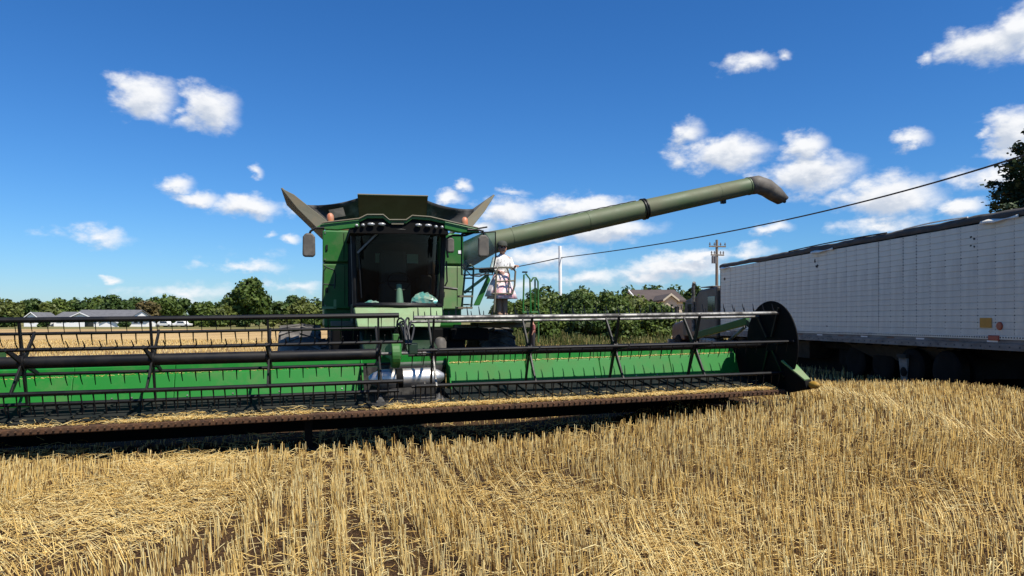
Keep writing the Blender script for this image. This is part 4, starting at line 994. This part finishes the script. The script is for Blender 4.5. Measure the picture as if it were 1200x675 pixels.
for x in (-.62, -.33): MB().lathe((x, -.3, uz(309)), (0, 0, 1), [(0, .13), (.75, .13), (.8, .05)], 12).build('transformer', M['ceramic'], ut, True)
pts = []
for k in range(41):
    px = 657 + (1420 - 657) * k / 40; u = (px - 657) / (1200 - 657)
    py = 302 + (182 - 302) * u + 14 * 4 * u * (1 - u) * (1 if u < 1 else .6)
    inv = 1 / 57 + (1 / 26 - 1 / 57) * u; d = 1 / inv
    pts.append(Vector(((px - 600) / FPX * d, d, EYE + (HOR - py) / FPX * d)))
tag(MB().tube(pts, [.034] * 41, 6).build('power_cable', M['cable'], None, True), 'thick black cable sagging from the white pole across the sky to the upper right', 'cable')
pts = []
for k in range(17):
    px = 657 - (657 - 430) * k / 16; u = k / 16; py = 302 + 34 * (1.5 * u - .5 * u * u) ; d = 57 + 35 * u
    pts.append(Vector(((px - 600) / FPX * d, d, EYE + (HOR - py) / FPX * d)))
tag(MB().tube(pts, .04, 6).build('power_cable', M['cable'], None, True), 'thin black cable running down left from the white pole behind the combine', 'cable')

# ================================================================== houses
def house(label, x0, x1, d, ypw, ypr, depth, axis='x', wall='siding', roof='roof_grey', wins=(), doors=(), name='house', trim=None, over=.35):
    s = d / FPX; X0, X1 = (x0 - 600) * s, (x1 - 600) * s; zw = EYE + (HOR - ypw) * s; zr_ = EYE + (HOR - ypr) * s
    h = empty(name, ((X0 + X1) / 2, d, 0), (0, 0, 0), label, 'house'); w = (X1 - X0) / 2
    mb = MB().box((-w, 0, 0), (w, depth, zw))
    if axis == 'y': mb.prism([(-w, .0, zw), (w, .0, zw), (0, .0, zr_ - .05)], (0, depth, 0))
    else:
        for sx_ in (-w, w - .02): mb.prism([(sx_, 0, zw), (sx_, depth, zw), (sx_, depth / 2, zr_ - .05)], (.02, 0, 0))
    mb.build('wall', M[wall], h)
    t = .18
    if axis == 'x':
        for s_ in (0, 1):
            y0 = -over if s_ == 0 else depth + over
            rf = MB().prism([(-w - over, y0, zw - .1), (w + over, y0, zw - .1), (w + over, depth / 2, zr_), (-w - over, depth / 2, zr_)], (0, 0, t)).build('roof', M[roof], h)
        if trim: 
            MB().prism([(-w - over - .02, -over, zw - .12), (-w - over - .02, depth / 2, zr_ - .02), (-w - over - .02, depth / 2, zr_ + t), (-w - over - .02, -over, zw + t - .1)], (-.12, 0, 0)).build('barge_board', M[trim], h)
    else:
        for s_ in (-1, 1):
            MB().prism([(s_ * (w + over), -over, zw - .1), (0, -over, zr_), (0, depth, zr_), (s_ * (w + over), depth, zw - .1)], (0, 0, t)).build('roof', M[roof], h)
            MB().prism([(s_ * (w + over), -over - .03, zw - .12), (0, -over - .03, zr_ - .02), (0, -over - .03, zr_ + t + .02), (s_ * (w + over), -over - .03, zw + t - .1)], (0, -.08, 0)).build('barge_board', M[trim or 'siding'], h)
    for (u, z, ww, hh) in wins:
        f = MB().box((u * w - ww / 2 - .08, -.05, z - .08), (u * w + ww / 2 + .08, -.005, z + hh + .08)).build('window', M['white'], h)
        MB().box((u * w - ww / 2, -.07, z), (u * w + ww / 2, -.052, z + hh)).build('pane', M['pane'], f)
    for (u, ww, hh, m_) in doors:
        MB().box((u * w - ww / 2, -.06, 0), (u * w + ww / 2, -.008, hh)).build('door', M[m_], h)
    return h
house('small white house with grey roof at the left end of the far houses', 28, 46, 190, 374, 366.5, 8, 'y', wins=((.0, 1.0, 1.2, 1.2),))
house('grey roofed white house beside the long far house, second from left', 63, 84, 194, 373, 366, 9, 'x', wins=((-.4, 1, 1.2, 1.2), (.4, 1, 1.2, 1.2)))
hm = house('long white far house with a wide grey roof behind the gabled wings', 82, 152, 192, 372.5, 363.5, 12, 'x', wins=((-.7, 1, 1.2, 1.2), (.1, 1.2, 1.2, 1.2), (.8, 1.2, 1.2, 1.2)))
house('white gabled house wing with a dark garage door before the long house', 76, 113, 184, 375, 366.8, 7, 'y', wins=((-.55, 1.2, 1., 1.1),), doors=((.55, 2.2, 1.9, 'pane'),))
house('low white gabled house wing at the right of the long house', 116, 138, 182, 378.5, 373, 9, 'y', wins=((-.0, 1.6, .8, .9),))
ph = house('small white porch house with posts at the right end of the far houses', 153, 171, 188, 376, 372.8, 5, 'x', wins=((-.3, .9, .9, 1.0), (.4, .9, .9, 1.)))
house('brown shingled house with pale gable trim behind the hedge', 751, 800, 78, 353, 339, 11, 'x', 'cream', 'roof_brown', wins=((-.5, 1.2, 1.0, 1.3), (.1, 1.2, 1.0, 1.3)), trim='white')
house('pale gable end under brown roof next to the truck', 779, 793, 72, 352, 346, 8, 'y', 'cream', 'roof_brown', wins=((0, .8, .8, 1.0),), trim='cream', over=.2)

def far_car(px, d, label, c):
    s = d / FPX; o = empty('parked_car', ((px - 600) * s, d, 0), (0, 0, R(random.uniform(-10, 10))), label, 'car', 'far parked cars')
    MB().prism([(-2.1, -.85, .35), (2.1, -.85, .35), (2.15, -.85, .8), (1.2, -.85, .9), (.75, -.8, 1.42), (-1.1, -.8, 1.45), (-1.7, -.85, .95), (-2.1, -.85, .85)], (0, 1.7, 0)).build('body', c, o, bevel=.08)
    MB().prism([(-.95, -.86, .95), (.95, -.86, .95), (.65, -.83, 1.32), (-.9, -.83, 1.34)], (0, .03, 0)).build('window', M['pane'], o)
    for x in (-1.35, 1.35): MB().lathe((x, -.88, .33), (0, 1, 0), [(0, .33), (.22, .33)], 16).build('wheel', M['rubber'], o)
far_car(194, 176, 'white parked car, left one of the far pair before the trees', M['white'])
far_car(214, 178, 'white parked car, right one of the far pair before the trees', M['white'])

# ================================================================== trees
LEAF = [tint_mat('leaf_dark', [(0, (.016, .034, .008)), (.5, (.042, .078, .014)), (1, (.10, .14, .030))], .55, .22, .3),
        tint_mat('leaf_mid', [(0, (.030, .055, .010)), (.5, (.075, .115, .018)), (1, (.15, .19, .038))], .55, .25, .3),
        tint_mat('leaf_light', [(0, (.05, .07, .014)), (.5, (.115, .14, .03)), (1, (.20, .22, .055))], .55, .28, .3),
        tint_mat('leaf_brown', [(0, (.05, .045, .015)), (.5, (.11, .085, .03)), (1, (.17, .13, .05))], .6, .25, .2),
        tint_mat('needle', [(0, (.010, .022, .010)), (.5, (.022, .045, .018)), (1, (.06, .085, .03))], .6, .12, .3)]
def leaf_quads(c, nrm, size, r_):
    """quads at centres c facing roughly nrm"""
    n = len(c)
    a = r_.normal(size=(n, 3)); a -= nrm * (a * nrm).sum(1, keepdims=True); a /= np.linalg.norm(a, axis=1, keepdims=True) + 1e-9
    b = np.cross(nrm, a)
    s = size * r_.uniform(.6, 1.35, (n, 1)); e = r_.uniform(.5, .9, (n, 1))
    bend = nrm * s * .25
    v = np.stack([c - a * s, c - b * s * e - bend * .3, c + a * s, c + b * s * e + bend], 1).reshape(-1, 3)
    return v, np.arange(n * 4).reshape(n, 4)
def crown_mesh(name, w, h, z0, nl, nleaf, size, seed, flat=.0, shape=0):
    r_ = np.random.default_rng(seed)
    cs, rs = [], []
    for k in range(nl):
        for _ in range(30):
            p = r_.uniform(-1, 1, 3)
            if (p ** 2).sum() < 1: break
        zz = p[2] * .5 + .5
        wid = (1 - .35 * zz) if shape == 0 else 1
        cs.append((p[0] * w * .36 * wid, p[1] * w * .36 * wid, z0 + (zz * .78 + .11) * h)); rs.append(r_.uniform(.13, .25) * min(w, h) * 1.0)
    cs = np.array(cs); rs = np.array(rs)
    k = r_.integers(0, nl, nleaf)
    d = r_.normal(size=(nleaf, 3)); d /= np.linalg.norm(d, axis=1, keepdims=True)
    rad = rs[k] * r_.uniform(.35, 1.08, nleaf) ** .45
    c = cs[k] + d * rad[:, None] * np.array([1.05, 1.05, .85])
    c += r_.normal(size=c.shape) * size * .4
    nrm = d + r_.normal(size=d.shape) * .55 + np.array([0, 0, .35]); nrm /= np.linalg.norm(nrm, axis=1, keepdims=True)
    v, f = leaf_quads(c, nrm, size, r_)
    lobe = r_.uniform(0, 1, nl)[k]
    tint = np.clip(.25 + .35 * lobe + r_.normal(size=nleaf) * .16 + .08, 0, 1)
    return mesh_np(name, v, f, np.repeat(tint, 4)), cs, rs
def tree(name, label, base, w, h, kind, nleaf, size, seed, trunk_h=.22, group=None, cat='tree', nl=22, cshare=None):
    t = empty(name, base, (0, 0, random.uniform(0, 6.28)), label, cat, group)
    z0 = h * trunk_h
    me, cs, rs = crown_mesh('crown', w, h - z0, z0, nl, nleaf, size, seed)
    link('crown', me, LEAF[kind], t)
    r_ = random.Random(seed); mb = MB(); tr_ = max(.08, h * .022)
    mb.tube([(0, 0, -.1), (r_.uniform(-.1, .1), r_.uniform(-.1, .1), z0), (r_.uniform(-.2, .2), r_.uniform(-.2, .2), z0 + (h - z0) * .55)], [tr_, tr_ * .75, tr_ * .3], 8)
    for k in range(min(7, nl)):
        c = Vector(cs[k]); st_ = Vector((0, 0, z0 + (c.z - z0) * .35)); mb.tube([st_, st_.lerp(c, .55) + Vector((0, 0, .03 * h)), c], [tr_ * .45, tr_ * .3, tr_ * .1], 5)
    mb.build('trunk', M['trunk'], t, True)
    return t
def tree_px(name, label, px, top, wpx_, d, kind, nleaf, size, seed, **kw):
    s = d / FPX
    return tree(name, label, ((px - 600) * s, d, 0), wpx_ * s, EYE + (HOR - top) * s, kind, nleaf, size, seed, **kw)
ORD = 'first second third fourth fifth sixth seventh eighth ninth tenth eleventh twelfth thirteenth fourteenth fifteenth sixteenth seventeenth eighteenth nineteenth twentieth'.split()
ft = [(-14, 349, 46, 215, 1), (12, 351, 44, 212, 2), (36, 350, 42, 225, 0), (57, 354, 36, 205, 2), (76, 349, 46, 228, 1), (97, 346.5, 48, 232, 0), (118, 348, 40, 226, 1), (134, 348, 42, 222, 0), (156, 350, 34, 224, 0), (172, 351, 26, 206, 3),
      (191, 343, 42, 214, 1), (216, 349, 46, 222, 0), (241, 353, 44, 220, 1), (265, 351, 34, 226, 0), (322, 351, 40, 218, 0), (345, 345, 30, 224, 0), (357, 351, 38, 206, 2), (377, 349, 44, 214, 1), (404, 347, 46, 216, 1), (440, 349, 50, 220, 0)]
KN = ['dark green', 'mid green', 'pale green', 'brownish', 'dark']
for i, (px, top, w, d, k) in enumerate(ft):
    tree_px('deciduous_tree', f'{KN[k]} rounded tree, {ORD[i]} from the left in the far tree line', px, top, w * 1.25, d, k, 3600, .5, 100 + i, trunk_h=.04, group='far tree line on the left', nl=26)
tree_px('deciduous_tree', 'tall broad tree rising above the far tree line left of the combine', 292, 326, 62, 190, 1, 6500, .50, 201, trunk_h=.12, nl=34)
tree_px('deciduous_tree', 'low pale tree at the left foot of the tall broad tree', 266, 356, 34, 186, 2, 1800, .5, 202, trunk_h=.03)
for i, (px, top, w, d) in enumerate(((210, 371, 60, 182), (250, 370, 55, 180), (290, 371, 60, 178), (335, 369, 60, 180), (372, 368, 50, 178))):
    tree_px('hedge_shrub', f'low dark shrub below the far tree line, {ORD[i]} from the left', px, top, w * 1.2, d, (0, 1, 0, 2, 1)[i], 1500, .5, 220 + i, trunk_h=.0, group='low shrubs along the far field edge', cat='shrub')
tree_px('hedge_shrub', 'dark rounded shrub at the left picture edge before the far houses', 8, 372, 30, 172, 0, 1500, .45, 231, trunk_h=.0, cat='shrub')
tree_px('hedge_shrub', 'dark shrub between the two leftmost far houses', 51, 374, 16, 176, 0, 900, .4, 232, trunk_h=.0, cat='shrub')
tree_px('hedge_shrub', 'dark shrub beside the small porch house', 146, 375, 14, 176, 0, 800, .4, 233, trunk_h=.0, cat='shrub')
# hedge on the right
hb = [(598, 347, 60, 58, 1), (622, 344, 56, 55, 1), (648, 339, 58, 56, 1), (672, 337, 54, 55, 0), (694, 335, 56, 57, 1), (716, 339, 54, 54, 1), (738, 344, 52, 56, 2), (757, 350, 44, 58, 1), (640, 362, 60, 51, 1), (690, 360, 60, 50.5, 0), (730, 364, 56, 51, 1), (772, 354, 50, 53, 1)]
for i, (px, top, w, d, k) in enumerate(hb):
    tree_px('bush', f'leafy bush of the right hedge, {ORD[i if i < 8 else i - 8]} from left in its ' + ('tall back row' if i < 8 else 'low front row'), px, top, w * 1.22, d, k, 8500 if i < 8 else 6000, .125, 300 + i, trunk_h=.0, group='hedge bushes', cat='bush', nl=30)
for i, (px, top, w, d, k) in enumerate(((765, 334, 44, 135, 0), (790, 335, 40, 138, 0), (735, 337, 50, 140, 0), (690, 334, 60, 150, 0), (640, 337, 60, 150, 0))):
    tree_px('deciduous_tree', f'dark distant tree over the hedge and brown roof, {("fourth", "fifth", "third", "second", "first")[i]} from the left', px, top, w * 1.2, d, k, 1800, .42, 340 + i, trunk_h=.05, group='distant trees over the hedge')
tree_px('deciduous_tree', 'small tree showing over the truck roof left of the trailer', 817, 322, 32, 88, 0, 2200, .28, 350, trunk_h=.2)
tree_px('bush', 'green bush seen under the rear of the trailer at the right edge', 1212, 412, 52, 27.5, 1, 2600, .10, 351, trunk_h=.0, cat='bush')
# conifer behind the trailer
def conifer(label, base, h, w, seed):
    t = empty('spruce_tree', base, (0, 0, 0), label, 'tree'); r_ = np.random.default_rng(seed); rr = random.Random(seed)
    mb = MB().tube([(0, 0, 0), (0, 0, h)], [h * .02, .03], 8); C, Nn, Tt = [], [], []
    z = h * .12
    while z < h * .985:
        f = 1 - z / h; L_ = w / 2 * (f ** .75) * rr.uniform(.8, 1.12)
        for k in range(rr.randint(4, 6)):
            a = rr.uniform(0, 6.283); ln = L_ * rr.uniform(.7, 1.1); droop = rr.uniform(-.12, .12)
            tip = Vector((math.cos(a) * ln, math.sin(a) * ln, z + droop * ln + .10 * ln)); st_ = Vector((0, 0, z))
            mb.tube([st_, st_.lerp(tip, .5) + Vector((0, 0, -.05 * ln)), tip], [.05, .03, .01], 4)
            n = int(26 + 60 * ln)
            u = r_.uniform(.22, 1.04, n); base_ = np.outer(1 - u, st_) + np.outer(u, tip)
            sp = .10 + .17 * ln * (1.1 - u)
            off = r_.normal(size=(n, 3)) * np.stack([sp, sp, sp * .45 + .05], 1); off[:, 2] -= .06
            C.append(base_ + off); nn = r_.normal(size=(n, 3)) * .7 + np.array([0, 0, .9]); Nn.append(nn / np.linalg.norm(nn, axis=1, keepdims=True)); Tt.append(np.clip(.15 + .5 * u + r_.normal(size=n) * .2, 0, 1))
        z += h * rr.uniform(.022, .036)
    C = np.concatenate(C); Nn = np.concatenate(Nn); Tt = np.concatenate(Tt)
    v, f = leaf_quads(C, Nn, .13, r_)
    link('crown', mesh_np('crown', v, f, np.repeat(Tt, 4)), LEAF[4], t); mb.build('trunk', M['trunk'], t, True)
cd_ = 38.0
conifer('dark spruce tree rising behind the trailer at the right picture edge', ((1238 - 600) / FPX * cd_, cd_, 0), 14.5, 10.5, 77)

# ================================================================== stubble, straw, weeds
ROWD = np.array([-SA, CA]); ROWN = np.array([CA, SA])        # direction of the drill rows and across them
def smooth_noise(x, y, s, seed):
    r_ = np.random.default_rng(seed); out = np.zeros_like(x)
    for k in range(6):
        a = r_.uniform(0, 6.28); f = s * (1 + .55 * k); out += np.sin((x * math.cos(a) + y * math.sin(a)) * f + r_.uniform(0, 6.28)) / (1 + .5 * k)
    return out / 2.4
def stalk_mesh(name, b, tip, r0, tint, r_):
    n = len(b); ang = r_.uniform(0, 6.28, n)[:, None] + np.array([0, 2.0944, 4.1888])[None]
    off = np.stack([np.cos(ang), np.sin(ang), np.zeros_like(ang)], 2) * r0[:, None, None]
    v = np.concatenate([b[:, None] + off, tip[:, None] + off * .85], 1).reshape(-1, 3)
    i = (np.arange(n) * 6)[:, None]
    f = np.concatenate([i + np.array([0, 1, 4, 3]), i + np.array([1, 2, 5, 4]), i + np.array([2, 0, 3, 5])], 1).reshape(-1, 4)
    return mesh_np(name, v, f, np.repeat(tint, 6))
strip = np.array([(4.3, 15.5), (5.0, 13.6), (5.45, 10.7), (5.6, 8.6), (5.35, 6.5)])
def strip_dist(x, y):
    best = np.full(len(x), 9.)
    for a, b in zip(strip[:-1], strip[1:]):
        ab = b - a; t = np.clip(((x - a[0]) * ab[0] + (y - a[1]) * ab[1]) / (ab @ ab), 0, 1)
        best = np.minimum(best, np.hypot(x - a[0] - ab[0] * t, y - a[1] - ab[1] * t))
    return best
patches = [(G(140, 605), 1.0, 1.), (G(235, 548), .55, .9), (G(40, 640), .7, .9), (G(640, 592), .7, .45), (G(330, 520), .5, .6), (G(780, 655), .45, .4), (G(1090, 600), .5, .35)]
def flatness(x, y):
    f = np.zeros(len(x)); nz = smooth_noise(x, y, 3.1, 4)
    for p, rad, st_ in patches: f = np.maximum(f, st_ * np.clip(1.4 - np.hypot((x - p.x), (y - p.y) * .8) / rad + .5 * nz, 0, 1))
    return f
def field(name, y0, y1, rate, rad, seed, label, hmul=1.):
    r_ = np.random.default_rng(seed)
    n = int(rate * (y1 - y0) * (.74 * (y0 + y1) + 3))
    yy = r_.uniform(y0, y1, n * 2); xx = r_.uniform(-1, 1, n * 2) * (.74 * y1 + 1.5)
    k = np.abs(xx) < .74 * yy + 1.5; xx, yy = xx[k][:n], yy[k][:n]
    # pull to drill rows
    q = xx * ROWN[0] + yy * ROWN[1]; s = xx * ROWD[0] + yy * ROWD[1]
    row = np.round(q / .19); q = row * .19 + r_.normal(size=len(q)) * .033 + .03 * np.sin(s * .7 + row)
    xx = q * ROWN[0] + s * ROWD[0]; yy = q * ROWN[1] + s * ROWD[1]
    fl = flatness(xx, yy); sdist = strip_dist(xx, yy)
    gap = smooth_noise(s * 1.0, row * 7.3, 1.6, 9)            # thin stretches along single rows
    thin = smooth_noise(xx, yy, .9, 12)
    keep = (r_.uniform(0, 1, len(xx)) < np.clip(.80 + .34 * gap + .2 * thin, .10, 1)) & (r_.uniform(0, 1, len(xx)) > fl * .6)
    tside = 8.477 + .113 * (30 - yy); keep &= ~((xx > tside - 1.9) & (xx < tside + 3.2) & (yy > 13) & (r_.uniform(0, 1, len(xx)) < .8))   # stubble thinned to make the trailer's shadow look darker
    # wheel-marked rows left of the middle
    tr1 = np.abs(q - (-1.62)) < .085; tr2 = np.abs(q - (-1.20)) < .08; tr3 = (np.abs(q - (-.82)) < .06) | (np.abs(q - (-.33)) < .05) | (np.abs(q - (-2.1)) < .06) | (np.abs(q - .25) < .04)
    keep &= ~((tr1 | tr2 | tr3) & (s < 8.4) & (r_.uniform(0, 1, len(xx)) < .52 + .5 * smooth_noise(xx * .3 + q * 3, s * .9, 2.0, 8)))
    u0 = -(xx - OX) * SA + (yy - OY) * CA; keep &= ~((np.abs((xx - OX) * CA + (yy - OY) * SA) < 5.6) & (u0 > -.2) & (u0 < 2.6) & (r_.uniform(0, 1, len(xx)) < .7))  # thinned under the header to make its shade look darker
    xx, yy, fl, sdist = xx[keep], yy[keep], fl[keep], sdist[keep]; n = len(xx)
    hl = (xx - OX) * CA + (yy - OY) * SA; hv = -(xx - OX) * SA + (yy - OY) * CA
    under = (np.abs(hl) < 5.7) & (hv > -.45) & (hv < 2.6)
    h = (.185 + .035 * smooth_noise(xx, yy, 1.3, 21) + r_.normal(size=n) * .028) * hmul
    h = np.clip(h, .06, .32) * np.where(under, .3, 1.)
    lean = r_.normal(size=(n, 2)) * .075
    wild = r_.uniform(0, 1, n) < .07; lean[wild] *= 4.5
    la = np.stack([smooth_noise(xx, yy, .55, 31), smooth_noise(xx, yy, .55, 33)], 1) * .20
    lean += la
    fdir = 3.6 + 1.3 * smooth_noise(xx, yy, 1.1, 77) + r_.normal(size=n) * .75; lean += (fl * 1.6)[:, None] * np.stack([np.cos(fdir), np.sin(fdir)], 1)
    st = np.clip(1.25 - sdist / .34, 0, 1); st = st * (smooth_noise(xx, yy, 2.2, 41) > -.35)
    lean += (st * 1.15)[:, None] * np.array([-.85, .55]); h = h * (1 + .55 * st)
    ln = h; sc = 1 / np.sqrt(1 + (lean ** 2).sum(1)); tip = np.stack([xx + lean[:, 0] * sc * ln, yy + lean[:, 1] * sc * ln, ln * sc], 1)
    gz = ground_z(xx, yy); tip[:, 2] += gz; b = np.stack([xx, yy, gz - .005], 1)
    tint = np.clip(np.where(r_.uniform(0, 1, n) < .27, r_.uniform(.02, .34, n), .76 + r_.normal(size=n) * .15) + .13 * smooth_noise(xx, yy, .8, 51) + .10 * np.exp(-((xx + 1.6) / 1.3) ** 2) - .05 * (xx > 1.5) + .22 * st, 0, 1)
    o = link(name, stalk_mesh(name, b, tip, rad * r_.uniform(.65, 1.3, n), tint, r_), M['straw'])
    tag(o, label, 'stubble', kind='stuff')
field('wheat_stubble', 3.0, 8.2, 540, .0037, 1, 'golden cut wheat stubble standing in rows in the foreground')
field('wheat_stubble', 8.2, 15.0, 340, .0046, 2, 'golden wheat stubble around and under the green header')
field('wheat_stubble', 15.0, 30.0, 130, .0062, 3, 'wheat stubble behind the header and under the trailer')
field('wheat_stubble', 30.0, 62.0, 30, .012, 4, 'far wheat stubble between the combine and the hedge', .55)

def litter(name, y0, y1, n, rad, label, seed, zmax=.10, pts=None, ln=(.08, .34)):
    r_ = np.random.default_rng(seed)
    if pts is None:
        yy = r_.uniform(y0, y1, n * 3); xx = r_.uniform(-1, 1, n * 3) * (.74 * y1 + 1.5); k = np.abs(xx) < .74 * yy + 1.5
        xx, yy = xx[k], yy[k]; pr_ = .20 + .5 * flatness(xx, yy) + .25 * smooth_noise(xx, yy, 1.1, 61)
        k = r_.uniform(0, 1, len(xx)) < pr_; xx, yy = xx[k][:n], yy[k][:n]; zz = r_.uniform(.01, zmax, len(xx)) + .008
        gz = ground_z(xx, yy); c = np.stack([xx, yy, zz + gz], 1)
    else: c = pts
    m = len(c); a = r_.uniform(0, 6.28, m); pit = r_.normal(size=m) * .22; L_ = r_.uniform(ln[0], ln[1], m)
    d = np.stack([np.cos(a) * np.cos(pit), np.sin(a) * np.cos(pit), np.sin(pit)], 1)
    b = c - d * L_[:, None] / 2; t = c + d * L_[:, None] / 2
    if pts is None: b[:, 2] = np.maximum(b[:, 2], gz + .006); t[:, 2] = np.maximum(t[:, 2], gz + .006)
    tint = np.clip(.72 + r_.normal(size=m) * .2, 0, 1)
    # three-sided straws, ring across the straw
    s = np.cross(d, np.array([0, 0, 1.])); s /= np.linalg.norm(s, axis=1, keepdims=True) + 1e-9; u = np.cross(s, d)
    R3 = np.stack([s * .9, -s * .45 + u * .8, -s * .45 - u * .8], 1) * (rad * r_.uniform(.6, 1.3, m))[:, None, None]
    mid = (b + t) / 2 + u * (L_ * r_.normal(size=m) * .08)[:, None]
    v = np.concatenate([b[:, None] + R3, mid[:, None] + R3, t[:, None] + R3 * .7], 1).reshape(-1, 3)
    i = (np.arange(m) * 9)[:, None]
    f = np.concatenate([i + np.array(q) for q in ([0, 1, 4, 3], [1, 2, 5, 4], [2, 0, 3, 5], [3, 4, 7, 6], [4, 5, 8, 7], [5, 3, 6, 8])], 1).reshape(-1, 4)
    o = link(name, mesh_np(name, v, f, np.repeat(tint, 9)), M['straw']); tag(o, label, 'straw', kind='stuff'); return o
litter('loose_straw', 3.0, 9.0, 18000, .0026, 'loose straw lying flat between the stubble rows', 71, .12)
litter('loose_straw', 9.0, 18.0, 11000, .004, 'loose straw scattered around the header and trailer', 72, .10)
litter('loose_straw', 3.0, 9.5, 26000, .0026, 'short chopped straw and chaff covering the soil of the foreground', 75, .035, ln=(.025, .10))
# chaff on the knife and belt edge of the header
r_ = np.random.default_rng(5); n = 15000
xh = r_.uniform(-5.4, 5.35, n); dn = np.clip(.30 + .4 * np.sin(xh * 1.7) + .3 * np.sin(xh * 4.1 + 1) + .6 * (xh > -.3), .1, 1.2)
k = r_.uniform(0, 1.1, n) < dn; xh = xh[k]; n = len(xh)
yh = -.34 + np.abs(r_.normal(size=n)) * .09; hz = ZK + .0 + np.where(yh > -.2, (yh + .2) * .19 + .022, 0) + np.abs(r_.normal(size=n)) * .016 + TILT * xh
wx = OX + CA * xh - SA * yh; wy_ = OY + SA * xh + CA * yh
litter('chaff', 0, 0, n, .0028, 'pale chaff and straw bits lying along the cutterbar edge of the header', 73, pts=np.stack([wx, wy_, hz], 1), ln=(.03, .14))
xh = np.concatenate([r_.uniform(lx(527, .9), 5.4, 900), r_.uniform(-5.4, lx(425, .9), 250)]); n = len(xh); yh = .905 + r_.uniform(0, .035, n); hz = 1.046 + np.abs(r_.normal(size=n)) * .006 + TILT * xh
litter('chaff', 0, 0, n, .0026, 'dusty chaff lying on the ledge of the green back sheet', 74, pts=np.stack([OX + CA * xh - SA * yh, OY + SA * xh + CA * yh, hz], 1), ln=(.02, .06))
# weeds at the hedge foot
r_ = np.random.default_rng(6); n = 5200
wxp = r_.uniform(-8, 22, n); wyp = r_.uniform(46.5, 50.5, n); hh = r_.uniform(.3, 1.25, n) * np.clip(.6 + .4 * smooth_noise(wxp, wyp, .9, 5), .2, 1)
tip = np.stack([wxp + r_.normal(size=n) * .12, wyp + r_.normal(size=n) * .12, hh], 1)
wo_ = link('tall_weeds', stalk_mesh('tall_weeds', np.stack([wxp, wyp, np.zeros(n)], 1), tip, r_.uniform(.012, .03, n), np.clip(r_.uniform(0, 1, n), 0, 1), r_),
           tint_mat('weed', [(0, (.05, .08, .02)), (.5, (.13, .15, .045)), (1, (.36, .30, .12))], .7, .25))
tag(wo_, 'tall yellow green weeds along the foot of the hedge', 'weeds', kind='stuff')
